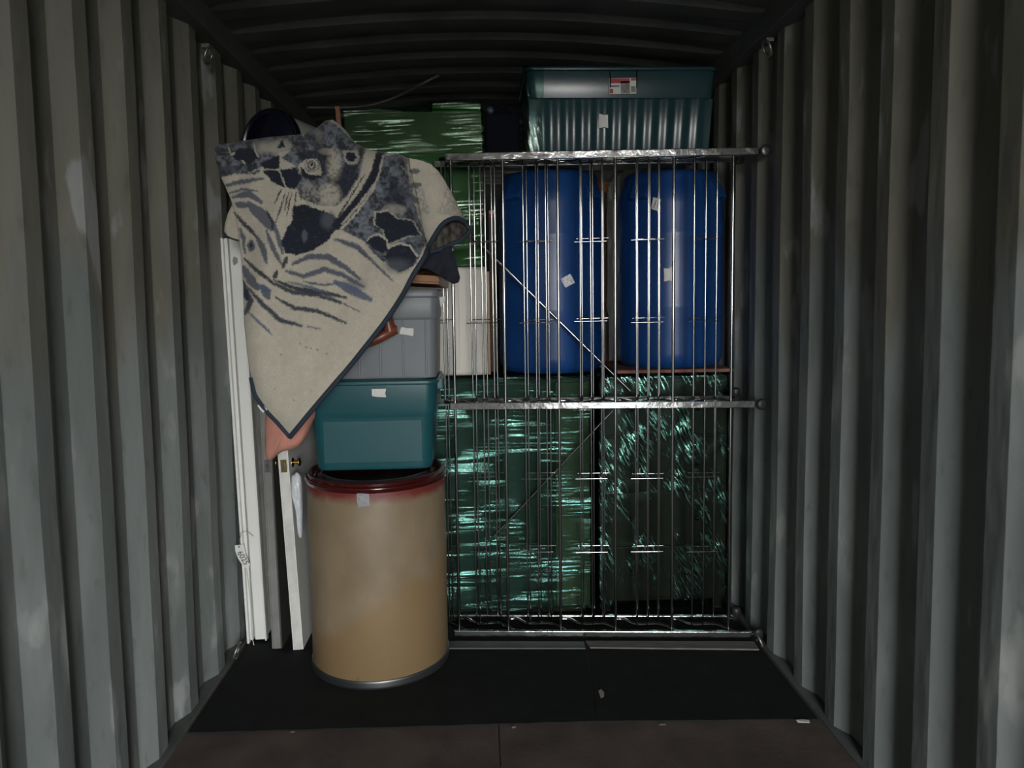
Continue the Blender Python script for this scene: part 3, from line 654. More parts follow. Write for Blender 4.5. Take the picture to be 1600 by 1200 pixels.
    paint(poly(C([(1045, 905), (1100, 880), (1165, 890), (1205, 945), (1185, 1000), (1110, 1040), (1060, 1000), (1020, 950)])), NAVY)
    paint(ell(1090, 1000, 70, 40, .9), GREY, .7)
    paint(stroke(C([(918, 858), (940, 832), (990, 822), (1032, 850), (1042, 900)]), 11, taper=False), LIGHT); paint(stroke(C([(1045, 895), (1100, 872), (1165, 885), (1205, 945)]), 11, taper=False), LIGHT)
    # fur strokes below
    for s, w_, c in (([(500, 990), (600, 945), (700, 950), (800, 1010), (880, 1075)], 34, GREY), ([(460, 1030), (560, 1060), (680, 1020), (780, 1050), (900, 1120)], 30, GREY), ([(400, 1085), (520, 1130), (660, 1150), (800, 1180)], 26, NAVY),
                     ([(740, 850), (860, 890), (940, 960)], 30, GREY), ([(860, 900), (980, 1000), (1070, 1090)], 14, GREY), ([(790, 800), (900, 850), (1000, 960)], 12, GREY), ([(560, 1090), (680, 1110), (760, 1100)], 14, GREY)):
        paint(stroke(C(s), w_, 2.5), c * (.75, .82, 1.0), .92)
    paint(ell(850, 1110, 60, 40, .9), GREY, .6)
    for s, w_, c in (([(370, 0), (500, 60), (640, 75), (770, 120)], 26, NAVY), ([(405, 90), (510, 150), (640, 165), (800, 235)], 24, NAVY), ([(250, 40), (330, 130), (430, 220), (550, 250)], 26, NAVY), ([(250, 175), (380, 300)], 16, GREY),
                     ([(470, 0), (600, 30), (720, 80)], 14, GREY), ([(740, 0), (840, 50), (940, 100)], 50, GREY), ([(660, 60), (760, 110), (880, 170)], 9, NAVY), ([(590, 255), (660, 270)], 10, GREY),
                     ([(225, 40), (260, 110), (230, 180)], 36, NAVY), ([(300, 20), (370, 50)], 36, GREY)):
        paint(stroke(D(s), w_, 2.5), c * (.9, 1.05, 1.4), .9)
    for s in ((540, 352), (575, 370), (600, 375), (640, 385), (690, 412), (392, 610), (505, 675), (434, 415), (590, 250)):
        x, y = 320 + s[0] * .275, 440 + s[1] * .275; paint(np.clip(1.4 - np.hypot(X - x, Y - y) / 1.3, 0, 1), NAVY, .75)
    # sleeve corner: leafy marks
    for s in ([(1170, 465), (1215, 460)], [(1170, 545), (1225, 540)], [(1170, 600), (1210, 640)]): paint(stroke(C(s), 34), GREY, .9)
    paint(np.clip((n4 - .62) * 4, 0, .35) * (X > 648) * (Y > 270) * (n1 > .4), GREY)
    paint(np.clip((n3 * n1 - .55) * 4, 0, .3), GREY)
    return np.clip(img, 0, 1)
IMG = canvas()
def print_mat():
    m = bpy.data.materials.new('woven_animal_print'); m.use_nodes = True
    n = m.node_tree.nodes; l = m.node_tree.links; b = n['Principled BSDF']
    a = n.new('ShaderNodeVertexColor'); a.layer_name = 'print'; l.new(a.outputs[0], b.inputs['Base Color'])
    b.inputs['Roughness'].default_value = 0.95; b.inputs['Specular IOR Level'].default_value = 0.1; b.inputs['Sheen Weight'].default_value = 0.15
    tc = n.new('ShaderNodeTexCoord'); t = n.new('ShaderNodeTexNoise'); t.inputs['Scale'].default_value = 220; t.inputs['Detail'].default_value = 3; l.new(tc.outputs['Object'], t.inputs[0])
    bp = n.new('ShaderNodeBump'); bp.inputs['Strength'].default_value = 0.45; bp.inputs['Distance'].default_value = 0.001; l.new(t.outputs[0], bp.inputs['Height']); l.new(bp.outputs[0], b.inputs['Normal'])
    return m
M_print = print_mat()
BB = W(453, 683, Y=2.80)
blk = thing('blanket', 'cream and navy animal print towel blanket draped over the pile', 'blanket', BB)
def in_poly(x, y, p):
    ins = np.zeros(x.shape, bool)
    for k in range(len(p)):
        (x0, y0), (x1, y1) = p[k], p[(k + 1) % len(p)]
        if y0 != y1: ins ^= ((y < y0) != (y < y1)) & (x < (x1 - x0) * (y - y0) / (y1 - y0) + x0)
    return ins
def near(x, y, p, closed=True):
    bd = np.full(x.shape, 1e9); bx = x.copy(); by = y.copy(); N = len(p)
    for k in range(N if closed else N - 1):
        (x0, y0), (x1, y1) = p[k], p[(k + 1) % N]
        L = (x1 - x0) ** 2 + (y1 - y0) ** 2 + 1e-9; t = np.clip(((x - x0) * (x1 - x0) + (y - y0) * (y1 - y0)) / L, 0, 1)
        qx, qy = x0 + t * (x1 - x0), y0 + t * (y1 - y0); d = np.hypot(x - qx, y - qy); m = d < bd
        bd[m] = d[m]; bx[m] = qx[m]; by[m] = qy[m]
    return bd, bx, by
def cloth(name, poly2, depth, step, m, print_=True, flap=None, thick=0.005):
    """hanging cloth: outline measured on the photo, depth(px, py) its own relief; flap = part of the outline that runs on over the pile"""
    xs = [p[0] for p in poly2]; ys = [p[1] for p in poly2]
    gx = np.arange(min(xs) - step, max(xs) + 2 * step, step); gy = np.arange(min(ys) - step, max(ys) + 2 * step, step)
    cx_, cy_ = np.meshgrid(gx[:-1] + step / 2, gy[:-1] + step / 2); ins = in_poly(cx_, cy_, poly2)
    X, Y = np.meshgrid(gx, gy); nx_ = len(gx); use = np.zeros(X.shape, int)
    for a in (0, 1):
        for b in (0, 1): use[a:a + ins.shape[0], b:b + ins.shape[1]] += ins
    bd = (use > 0) & (use < 4); d, qx, qy = near(X, Y, poly2); snap = bd & (d < step * 1.6)
    X = np.where(snap, qx, X); Y = np.where(snap, qy, Y)
    idx = -np.ones(X.shape, int); sel = use > 0; idx[sel] = np.arange(sel.sum())
    px, py = X[sel], Y[sel]; dep = depth(px, py)
    dirs = (MC @ np.array([(px - CX) / F, -(py - CY) / F, -np.ones_like(px)])); pts = (CAM[:, None] + dirs * (dep / dirs[1])).T
    ii, jj = np.nonzero(ins)
    f = np.stack([idx[ii, jj], idx[ii + 1, jj], idx[ii + 1, jj + 1], idx[ii, jj + 1]], 1).tolist()
    v = (pts - np.array(BB)).tolist(); upx, upy = list(px), list(py)
    if flap:
        ln = []
        for (x0, y0), (x1, y1) in zip(flap[:-1], flap[1:]):
            k = max(2, int(math.hypot(x1 - x0, y1 - y0) / 3)); ln += [(x0 + (x1 - x0) * i / k, y0 + (y1 - y0) * i / k) for i in range(k)]
        ln.append(flap[-1]); lx = np.array([q[0] for q in ln]); ly = np.array([q[1] for q in ln]); d0 = depth(lx, ly); rows = []
        for r, (back, drop) in enumerate(((0, 0), (.03, .004), (.08, .004), (.16, -.012), (.26, -.03))):
            row = []
            for i in range(len(ln)):
                p = np.array(W(lx[i], ly[i], Y=float(d0[i]))) - np.array(BB); p[1] += back; p[2] += drop
                row.append(len(v)); v.append(p.tolist()); upx.append(lx[i]); upy.append(ly[i] + 2 + back * 160)
            rows.append(row)
        for r in range(len(rows) - 1):
            for i in range(len(ln) - 1): f.append((rows[r][i], rows[r][i + 1], rows[r + 1][i + 1], rows[r + 1][i]))
    me = mesh(name, v, f)
    if print_:
        c = me.color_attributes.new('print', 'FLOAT_COLOR', 'POINT')
        ix = np.clip(((np.array(upx) - OX) * 2).astype(int), 0, W_ - 1); iy = np.clip(((np.array(upy) - OY) * 2).astype(int), 0, H_ - 1)
        cols = np.concatenate([IMG[iy, ix], np.ones((len(ix), 1))], 1); c.data.foreach_set('color', cols.astype(np.float32).ravel())
    o = link(name, me, m, blk, smooth=True)
    s = o.modifiers.new('pile', 'SOLIDIFY'); s.thickness = thick; s.offset = -1
    return o
LE = [(335, 231), (336, 248), (342, 270), (351, 290), (360, 310), (366, 330), (370, 352), (377, 400), (380, 450), (381, 500), (386, 550), (392, 590), (399, 617), (416, 642), (434, 661), (453, 683)]
RE = [(453, 683), (486, 643), (520, 603), (546, 573), (570, 543), (602, 502), (628, 463), (645, 431), (663, 402), (667, 390)]
FR = [(667, 390), (660, 350), (650, 300), (641, 262), (638, 247)]
TE = [(638, 247), (622, 240), (600, 238), (575, 234), (552, 222), (541, 206), (530, 194), (520, 187), (509, 188), (498, 197), (485, 206), (468, 210), (420, 214), (372, 221), (346, 225), (338, 227), (335, 231)]
MAIN = LE[:-1] + RE[:-1] + FR[:-1] + TE[:-1]
def ridge(px, py, p, w, amp):
    d, _, _ = near(px, py, p, False); return -amp * np.exp(-(d / w) ** 2)
def depth_main(px, py):
    Y = 2.80 + 0.10 * np.clip((420 - py) / 230, 0, 1) ** 1.5
    dt, _, _ = near(px, py, TE, False); Y += 0.05 * np.exp(-dt / 9)
    dr_, _, _ = near(px, py, FR, False); Y += 0.05 * np.exp(-dr_ / 12)
    dl, _, _ = near(px, py, LE, False); Y += 0.03 * np.exp(-dl / 14)
    Y += ridge(px, py, [(515, 190), (560, 300), (600, 400)], 26, 0.030) + ridge(px, py, [(600, 240), (640, 330), (655, 392)], 16, 0.022) + ridge(px, py, [(470, 212), (430, 330), (400, 470), (410, 610)], 20, 0.016)
    Y += ridge(px, py, [(485, 206), (495, 260), (470, 330)], 12, -0.020) + ridge(px, py, [(575, 236), (590, 300), (560, 420), (500, 560)], 22, -0.014) + ridge(px, py, [(380, 225), (372, 300), (395, 420)], 14, -0.010)
    Y += ridge(px, py, [(560, 420), (520, 540), (460, 670)], 26, 0.014) + 0.004 * np.sin(px * .07 + py * .03)
    return Y
cloth('front_panel', MAIN, depth_main, 1.1, M_print, flap=TE[:10][::-1])
SL = [(639, 247), (655, 250), (672, 256), (684, 266), (694, 281), (705, 301), (717, 324), (727, 343), (735, 359), (724, 345), (713, 341), (700, 344), (690, 352), (678, 370), (667, 388), (659, 350), (650, 300), (641, 262)]
def depth_sleeve(px, py):
    ax = np.array([(650, 250), (700, 375)]); d = ax[1] - ax[0]; L = np.hypot(*d); n_ = np.array([-d[1], d[0]]) / L
    q = ((px - ax[0][0]) * n_[0] + (py - ax[0][1]) * n_[1]) / 36.0
    return 2.955 - 0.062 * np.sqrt(np.clip(1 - q * q, 0, 1)) - .03 * np.clip((py - 330) / 60, 0, 1)
cloth('folded_corner', SL, depth_sleeve, 1.4, M_print, flap=[(639, 247), (655, 250), (672, 256), (684, 266), (694, 281), (705, 301), (717, 324), (727, 343), (735, 359)])
cloth('corner_lining', [(668, 390), (680, 370), (692, 353), (713, 342), (733, 358), (728, 367), (712, 378), (694, 389), (676, 394)], lambda x, y: 2.955 - .00035 * (y - 345) + 0.01 * np.sin(x * .3), 2.0, mat('mottled_blanket_lining', (0.11, 0.095, 0.08), .95, var=.7, vscale=40), False)
cloth('underside_flap', [(655, 408), (667, 393), (690, 388), (704, 384), (711, 402), (719, 434), (717, 441), (709, 444), (697, 438), (682, 428), (668, 420), (657, 418)], lambda x, y: 2.925 - .02 * np.exp(-((x - 700) / 10) ** 2) + .012 * np.sin((x + y) * .12), 2.0, M_under, False)
cloth('side_lobe', [(364, 318), (356, 333), (351, 350), (350, 362), (356, 369), (366, 373), (380, 376), (382, 340), (372, 318)], lambda x, y: 2.93 - .03 * np.sqrt(np.clip(1 - ((x - 372) / 24) ** 2, 0, 1)), 1.6, M_print)
def binding(pts, depf, r=0.0085, off=-0.004):
    q = np.array([(p.x, p.y) for p in spline([(x, y, 0) for x, y in pts], 5)]); dd = depf(q[:, 0].copy(), q[:, 1].copy())
    P = [W(x, y, Y=float(d) + off) - BB for (x, y), d in zip(q, dd)]
    return tube('binding', P, r, M_bind, blk, n=8)
binding(RE, depth_main, .0095); binding(LE[11:], depth_main, .0085)
binding([(667, 390), (678, 370), (690, 352), (701, 344), (713, 341), (725, 346), (735, 360)], depth_sleeve, .0095)
binding([(735, 360), (722, 373), (705, 382), (690, 389), (672, 394)], lambda x, y: np.full(x.shape, 2.915), .0085)
binding([(351, 352), (351, 363), (357, 370), (367, 374), (378, 376)], lambda x, y: np.full(x.shape, 2.925), .004)
sheet('care_tag', [W(x, y, Y=2.815) - BB for x, y in ((402, 634), (411, 645), (418, 640), (408, 629))], M_tape, blk)

# ------------------------------------------------------------------ chrome wire rack lying on its side
RA = 0.080; RO = Vector((-0.135, 3.275, 0.0)); RD = 0.165; RL = 1.335
ca, sa = math.cos(RA), math.sin(RA)
rk = thing('shoe_rack', 'chrome wire rack on wheels lying on its side before the barrels', 'rack', RO, (0, 0, -RA))
def s_at(px, py, v=0.0):
    """position along the rack at depth v for a measured point"""
    d = MC @ np.array([(px - CX) / F, -(py - CY) / F, -1.0]); u = np.array([ca, -sa, 0]); n = np.array([sa, ca, 0])
    o = np.array(RO) + n * v; t = (o - CAM).dot(n) / d.dot(n); p = CAM + d * t - o; return p.dot(u), p[2] + RO.z
ZR = [0.030, s_at(930, 633)[1], s_at(940, 241)[1]]
SK = [s_at(px, 500)[0] for px in (708, 788, 873, 962, 1053, 1145)]
pw = 0.0155
for i, z in enumerate(ZR):
    for v in (0.0, RD):
        s0_ = 0.0 if v == 0 else -0.07
        s1_ = RL if v == 0 else RL - 0.06
        box('post', s0_, s1_, v - pw * .7, v + pw * .7, z - pw, z + pw, M_post, rk, bev=.003)
    for k, s in enumerate(SK):
        path = [(s + .035, 0.012, z), (s - .005, .05, z + .006), (s - .055, .085, z + .008), (s - .15, .105, z - .004), (s - .20, .15, z), (s - .235, RD - .012, z)]
        path = [p for p in path if p[0] > -.075]
        if len(path) > 2: tube('sloped_link', spline(path, 4), .0080, M_chrome, rk, n=8)
for bay in (0, 1):
    z0, z1 = ZR[bay] + .002, ZR[bay + 1] - .002; hgt = z1 - z0
    me_t = tube_me('thick_rod', [(0, 0, 0), (0, 0, hgt)], .0068, 10); me_w = tube_me('wire', [(0, 0, 0), (0, 0, hgt)], .0036, 10)
    for k, s in enumerate(SK):
        link('front_rod', me_t, M_chrome, rk, loc=(s, .018, z0))
        for v, sh in ((.085, .0), (RD - .035, .012)):
            for off in (.052, .100, .150):
                x = s - off + sh
                if x > -.06: 
                    w_ = link('wire', me_w, M_chrome, rk, loc=(x, v, z0)); w_.rotation_euler = (random.uniform(-.004, .004), random.uniform(-.004, .004), 0)
            for u in (1 / 3, 2 / 3):
                a_, b_ = max(s - .175 + sh, -.07), s - .03 + sh
                zz = z0 + hgt * u + (.012 if v > .1 else 0) + random.uniform(-.004, .004)
                tube('cross_wire', [(a_, v - .004, zz), (b_, v - .004, zz + .002)], .0021, M_chrome, rk, n=6)
sa1 = s_at(985, 611, RD + .02); sa0 = s_at(700, 331, RD + .02); sb1 = s_at(957, 642, RD + .02); sb0 = s_at(765, 846, RD + .02)
tube('brace', [(sa0[0], RD + .02, sa0[1]), (sa1[0], RD + .02, sa1[1])], .0058, M_chrome, rk, n=8)
tube('brace', [(sb0[0], RD + .02, sb0[1]), (sb1[0], RD + .02, sb1[1])], .0050, M_chrome, rk, n=8)
for i, z in enumerate(ZR):
    for v in (0.0, RD):
        s1_ = RL if v == 0 else RL - 0.06
        if i == 0 and v == 0: z_ = z + 0.002
        else: z_ = z
        cst = tube('caster_stem', [(s1_ - .005, v, z_), (s1_ + .018, v, z_)], .011, M_chrome, rk, n=12)
        wh = link('wheel', lathe_me('wheel', [(.006, -.010), (.022, -.010), (.025, -.005), (.025, .005), (.022, .010), (.006, .010)], 24), M_black if not (i == 2 and v == 0) else M_steel, cst, loc=(s1_ + .030, v - (.012 if v == 0 else -.012), z_ + (.0 if i else .006)))
        wh.rotation_euler = (math.radians(90), 0, math.radians(12))
for s_, v_, z_ in ((RL - .045, RD - .02, ZR[1] + .034), (RL - .03, RD - .02, ZR[0] + .045)):
    link('end_cap', lathe_me('end_cap', [(.016, -.020), (.021, -.016), (.022, .012), (.017, .020), (.004, .021)], 20), M_black, rk, loc=(s_, v_, z_))
# grey plank lying along the foot of the rack
pa, pb, pcx, pd = W(702, 1014, Z=.007), W(1188, 1016, Z=.007), W(1176, 1003, Z=.007), W(702, 1003, Z=.007)
plk = floor_piece('plank', [(pa.x, pa.y), (W(915, 1014, Z=.007).x, W(915, 1014, Z=.007).y), (W(912, 1004, Z=.007).x, W(912, 1004, Z=.007).y), (pd.x, pd.y)], M_rail, .0062, .012, 'dark thin strip on the mat below the left half of the rack', 'strip')
p1 = [W(x, y, Z=.007) for x, y in ((922, 1013), (1186, 1016), (1178, 1004), (915, 1003))]
floor_piece('plank', [(p.x, p.y) for p in p1], M_plank, .0062, .013, 'grey weathered plank on the mat below the right half of the rack', 'plank')

# ------------------------------------------------------------------ stretch-wrapped furniture behind the rack
def shell(name, x0, x1, y0, y1, z0, z1, m, parent, amp, fx, fz, seed, step=0.016, back=True, rise=0.0):
    """film pulled around a box: front, top and both sides with real wrinkles"""
    nx = max(4, int((x1 - x0) / step)); nz = max(4, int((z1 - z0) / step)); v = []; f = []
    def disp(x, z): 
        n_ = noise.ridged_multi_fractal(Vector((x * fx, z * fz, seed)), 1.0, 2.2, 4, 1.0, 2.0) ; return -amp * (n_ - .6)
    def grid(fn, nu, nv):
        b = len(v)
        for j_ in range(nv + 1):
            for i in range(nu + 1): v.append(fn(i / nu, j_ / nv))
        for j_ in range(nv):
            for i in range(nu): q = b + j_ * (nu + 1) + i; f.append((q, q + 1, q + nu + 2, q + nu + 1))
    edge = lambda u, w: min(u, 1 - u, w, 1 - w)
    grid(lambda u, w: (x0 + (x1 - x0) * u, y0 + disp(x0 + (x1 - x0) * u, z0 + (z1 - z0) * w) * min(1, edge(u, w) * 14), z0 + (z1 - z0) * w), nx, nz)
    nd = 10
    grid(lambda u, w: (x0 + disp(y0 + u, z0 + (z1 - z0) * w + 5) * min(1, edge(u, w) * 14), y1 + (y0 - y1) * u, z0 + (z1 - z0) * w), nd, nz)
    grid(lambda u, w: (x1 - disp(y0 + u, z0 + (z1 - z0) * w + 9) * min(1, edge(u, w) * 14), y0 + (y1 - y0) * u, z0 + (z1 - z0) * w), nd, nz)
    grid(lambda u, w: (x0 + (x1 - x0) * u, y0 + (y1 - y0) * w, z1 - .3 * disp(x0 + (x1 - x0) * u, w + 3) * min(1, edge(u, w) * 14)), nx, nd)
    me = mesh(name, v, f); bm = bmesh.new(); bm.from_mesh(me); bmesh.ops.remove_doubles(bm, verts=bm.verts, dist=.0004); bm.to_mesh(me); bm.free()
    return link(name, me, m, parent, smooth=True)
YP = 3.475
lx0, lx1 = W(640, 800, Y=YP).x, W(926, 800, Y=YP).x; rx0, rx1 = W(936, 800, Y=YP).x, min(W(1141, 800, Y=YP).x, XR - .03)
zl, zr = W(800, 590, Y=YP).z, W(1040, 586, Y=YP).z
lp = thing('wrapped_cabinet', 'cabinet wrapped in teal stretch film behind the lower left of the rack', 'cabinet', ((lx0 + lx1) / 2, YP, .006))
w_ = (lx1 - lx0); X0 = -w_ / 2
box('carcass', X0 + .01, X0 + w_ - .01, .03, .60, .03, zl - .02, M_slate, lp, bev=.006)
box('plinth', X0 + .03, X0 + w_ - .03, .05, .58, 0, .03, M_darkwood, lp)
xs_ = [X0 + .012, X0 + w_ * .40, X0 + w_ * .795]
for a_, b_ in zip(xs_[:-1], xs_[1:]):
    box('door_panel', a_ + .004, b_ - .004, .014, .03, .05, zl - .04, M_slate, lp, bev=.004)
box('cardboard_panel', X0 + w_ * .80, X0 + w_ - .012, .012, .03, .045, zl - .035, M_card, lp, bev=.002, seg=1)
shell('stretch_film', X0, X0 + w_, 0, .62, .035, zl, W_teal, lp, .004, 3, 26, 1.3)
rp = thing('wrapped_dresser', 'dark dresser wrapped in teal stretch film behind the lower right of the rack', 'dresser', ((rx0 + rx1) / 2, YP, .006))
w_ = rx1 - rx0; X0 = -w_ / 2
box('carcass', X0 + .01, X0 + w_ - .01, .03, .60, .05, zr - .02, M_darkwood, rp, bev=.006)
for q in (0, 1):
    for y_ in (.06, .56): box('foot', X0 + .02 + q * (w_ - .08), X0 + .06 + q * (w_ - .08), y_ - .02, y_ + .02, 0, .05, M_darkwood, rp)
for q in range(4):
    za, zb = .07 + q * (zr - .10) / 4, .07 + (q + 1) * (zr - .10) / 4 - .01
    dw = box('drawer_front', X0 + .025, X0 + w_ - .025, .014, .03, za, zb, M_darkwood, rp, bev=.004)
    for s in (-.5, .5): 
        kn = link('drawer_knob', lathe_me('drawer_knob', [(.006, 0), (.006, .008), (.012, .013), (.010, .018), (.002, .019)], 12), M_darkwood, dw, loc=(w_ * s * .5, .014, (za + zb) / 2)); kn.rotation_euler = (math.radians(90), 0, 0)
shell('stretch_film', X0, X0 + w_, -.012, .62, .03, zr, W_teal2, rp, .006, 14, 9, 4.1)
ztop = .006 + max(zl, zr)
# board under the right barrel
bz = .006 + zr + .004
brd = box('board', -.28, .28, -.02, .50, 0, .016, M_board, None, bev=.002, seg=1, label='red brown board under the right blue barrel', cat='board'); brd.location = (.93, YP + .02, bz)
# cream chest and cardboard beside it
YC = YP + .03
cx0, cx1 = W(560, 500, Y=YC).x, W(762, 500, Y=YC).x; cz0 = .006 + zl + .004; cz1 = W(735, 417, Y=YC).z
cr_ = thing('cream_chest', 'tall cream plastic chest behind the left end of the rack', 'chest', ((cx0 + cx1) / 2, YC, cz0))
w_ = cx1 - cx0; hC = cz1 - cz0
box('body', -w_ / 2, w_ / 2, 0, .45, 0, hC, M_cream, cr_, bev=.018, seg=3)
for u in (-.28, -.02, .26): box('rib', w_ * u - .012, w_ * u + .012, -.006, .01, .03, hC - .05, M_cream, cr_, bev=.005)
box('corner_strip', w_ / 2 - .004, w_ / 2 + .012, .02, .06, 0, hC - .02, M_orange, cr_, bev=.002, seg=1)
# green wrapped carton on the chest
YG = YC + .01
gx0_, gx1_ = W(537, 300, Y=YG).x, W(757, 300, Y=YG).x; gz0 = cz1 + .004; gz1 = W(640, 170, Y=YG).z
gp = thing('wrapped_carton', 'carton wrapped in green stretch film behind the towel', 'carton', ((gx0_ + gx1_) / 2, YG, gz0))
w_ = gx1_ - gx0_; hG = gz1 - gz0
box('carton_body', -w_ / 2 + .01, w_ / 2 - .01, .02, .48, 0, hG - .012, M_green, gp, bev=.004)
box('carton_flap', -w_ / 2 + .012, w_ / 2 - .012, .012, .02, hG * .72, hG - .012, M_darkwood, gp, bev=.001, seg=1)
box('top_parcel', w_ * .13, w_ / 2 - .012, .05, .40, hG - .010, hG + .035, M_green, gp, bev=.006)
shell('stretch_film', -w_ / 2, w_ / 2, 0, .50, .0, hG, W_green, gp, .005, 4, 24, 7.7)
shell('stretch_film', w_ * .13 - .006, w_ / 2 - .004, .04, .41, hG + .004, hG + .043, W_green, gp, .003, 4, 24, 2.7)
ob = W(531, 205, Y=YG - .026)
wb = box('wooden_batten', -.010, .010, -.012, .012, -.55, .11, M_orange, None, bev=.003, label='orange wooden batten standing left of the green wrapped carton', cat='batten'); wb.location = ob; wb.rotation_euler = (0, math.radians(-4), 0)

# ------------------------------------------------------------------ blue barrels
def barrel(px0, px1, pyb, pyt, yc, zb, label, rot):
    x0, x1 = W(px0, 430, Y=yc).x, W(px1, 430, Y=yc).x; r = (x1 - x0) / 2 * .985; H = W((px0 + px1) / 2, pyt, Y=yc - r * .6).z - zb
    b = thing('barrel', label, 'barrel', ((x0 + x1) / 2, yc, zb), (0, 0, rot), group='blue plastic barrels behind the rack')
    prof = [(r * .86, 0), (r * .93, .006), (r * .985, .04), (r, .075), (r, H * .30), (r * 1.006, H * .31), (r * 1.006, H * .33), (r, H * .34), (r, H * .66), (r * 1.006, H * .67), (r * 1.006, H * .69), (r, H * .70),
            (r, H - .16), (r * .985, H - .11), (r * .93, H - .055), (r * .90, H - .035), (r * .90, H - .012), (r * .88, H), (r * .82, H), (r * .80, H - .02), (.02, H - .02)]
    link('body', lathe_me('barrel_body', prof, 64), M_blue, b)
    for s in (-1, 1):
        g = box('shoulder_lug', -.05, .05, -.012, .03, -.05, .03, M_blue, b, bev=.012, seg=3); g.location = (s * r * .70, -r * .66, H - .085); g.rotation_euler = (math.radians(-28), 0, math.radians(46 * s))
        link('bung_cap', lathe_me('bung', [(.035, 0), (.035, .014), (.030, .018), (.004, .018)], 20), M_black, b, loc=(s * r * .5, 0, H - .02))
    return b, r, H
b1, r1, H1 = barrel(779, 941, 582, 268, 3.74, .006 + zl + .004, 'blue plastic barrel with square grey tape patch, left of the pair', 0)
b2, r2, H2 = barrel(964, 1127, 578, 268, 3.74, bz + .017, 'blue plastic barrel with two paper labels standing on the red board', 0)
def on_barrel(b, r, px, py):
    x = W(px, py, Y=b.location.y - r).x; return b.location.y - math.sqrt(max(r * r - (x - b.location.x) ** 2, 1e-4)) - .004
label_on(b1, 'tape_patch', 879, 431, 896, 447, on_barrel(b1, r1, 888, 439), M_gtape, .5, .1, label='grey tape patch', t=.004)
l2 = label_on(b2, 'paper_label', 1018, 310, 1036, 329, on_barrel(b2, r2, 1027, 319), M_tape, -.25, .1, label='paper label with handwriting', t=.006)
for k, (x0, y0, x1, y1) in enumerate(((1025.5, 313, 1021, 325), (1028.5, 317, 1027, 324), (1028.5, 317, 1030, 326), (1033, 314, 1030, 326))):
    yy = on_barrel(b2, r2, 1027, 319) - .008; s = tube('ink_stroke', [W(x0, y0, Y=yy), W(x1, y1, Y=yy)], .0016, M_ink, None, n=5); place_in(s, b2)
label_on(b2, 'paper_label', 1037, 418, 1051, 438, on_barrel(b2, r2, 1044, 428), M_tape, .05, .25, label='torn paper label', t=.004)

# ------------------------------------------------------------------ things between and above the barrels
ZB1 = b1.location.z + H1; ZB2 = b2.location.z + H2
YT = 3.56
tx0, tx1 = W(826, 180, Y=YT).x, min(W(1114, 180, Y=YT).x, XR - .05); tz0 = max(W(970, 239, Y=YT).z, max(ZB1, ZB2) + .003); tz1 = W(970, 104, Y=YT).z; tzm = W(970, 154, Y=YT).z
tt = thing('storage_tote', 'large teal tote with ribbed front and lid on top of the barrels', 'tote', ((tx0 + tx1) / 2, YT, tz0))
w_ = tx1 - tx0; D_ = .52; hm, ht = tzm - tz0, tz1 - tz0
n = 150; prof = []
for i in range(n + 1):
    u = i / n; wv = 0.5 - 0.5 * math.cos(2 * math.pi * 11 * (u - .035) / .93) if .035 < u < .965 else 0
    prof.append((-w_ / 2 + w_ * u, -.0 - .0065 * wv))
out = prof + [(w_ / 2, D_), (-w_ / 2, D_)]
loft('ribbed_body', [[(x * .985, y + .044 if y < .3 else y - .03, 0) for x, y in out], [(x * .985, y + .043 if y < .3 else y - .03, .004) for x, y in out], [(x, y, hm) for x, y in out]], M_tealtop, tt)
loft('rim_band', [[(x, y + D_ / 2, z) for x, y in rr(w_ * a_, D_ * b_, .04)] for a_, b_, z in ((0.99, 1.01, hm - .004), (1.0, 1.03, hm), (1.025, 1.085, ht - .026), (1.0, 1.03, ht - .022))], M_tealtop, tt)
loft('lid', [[(x, y + D_ / 2, z) for x, y in rr(w_ * a_, D_ * b_, .04)] for a_, b_, z in ((1.01, 1.06, ht - .026), (1.04, 1.10, ht - .022), (1.04, 1.10, ht - .008), (1.0, 1.04, ht))], M_tealtop, tt)
for u in (952, 993):
    x = W(u, 120, Y=YT).x - tt.location.x; box('rim_groove_bar', x - .002, x + .002, -.030, -.012, hm + .045, ht - .024, M_bag, tt)
YF_ = YT - .0215
lb = label_on(tt, 'product_label', 952, 122, 994, 147, YF_ - .001, M_tape, .02, .0, label='printed product label with red heading', t=.0012)
for nm, a_, m_ in (('red_heading', (952.5, 122.5, 984, 130), M_redink), ('red_heading', (986, 122, 993.5, 126), M_redink), ('printed_picture', (970, 127, 984, 146), M_greyink), ('printed_text', (986, 135, 993, 144), M_greyink), ('printed_text', (954, 133, 968, 136), M_greyink), ('red_mark', (953, 139, 958, 146), M_redink)):
    label_on(tt, nm, *a_, YF_ - .0025, m_, .02, .0, t=.0006)
label_on(tt, 'tape_label', 936, 179, 950, 200, YT + .008, M_tape, 0, .15, label='torn paper label', t=.003)
shell('stretch_film', -w_ / 2 - .025, -w_ / 2 + .07, -.035, D_, .0, ht - .01, W_clear, tt, .006, 12, 6, 5.5)
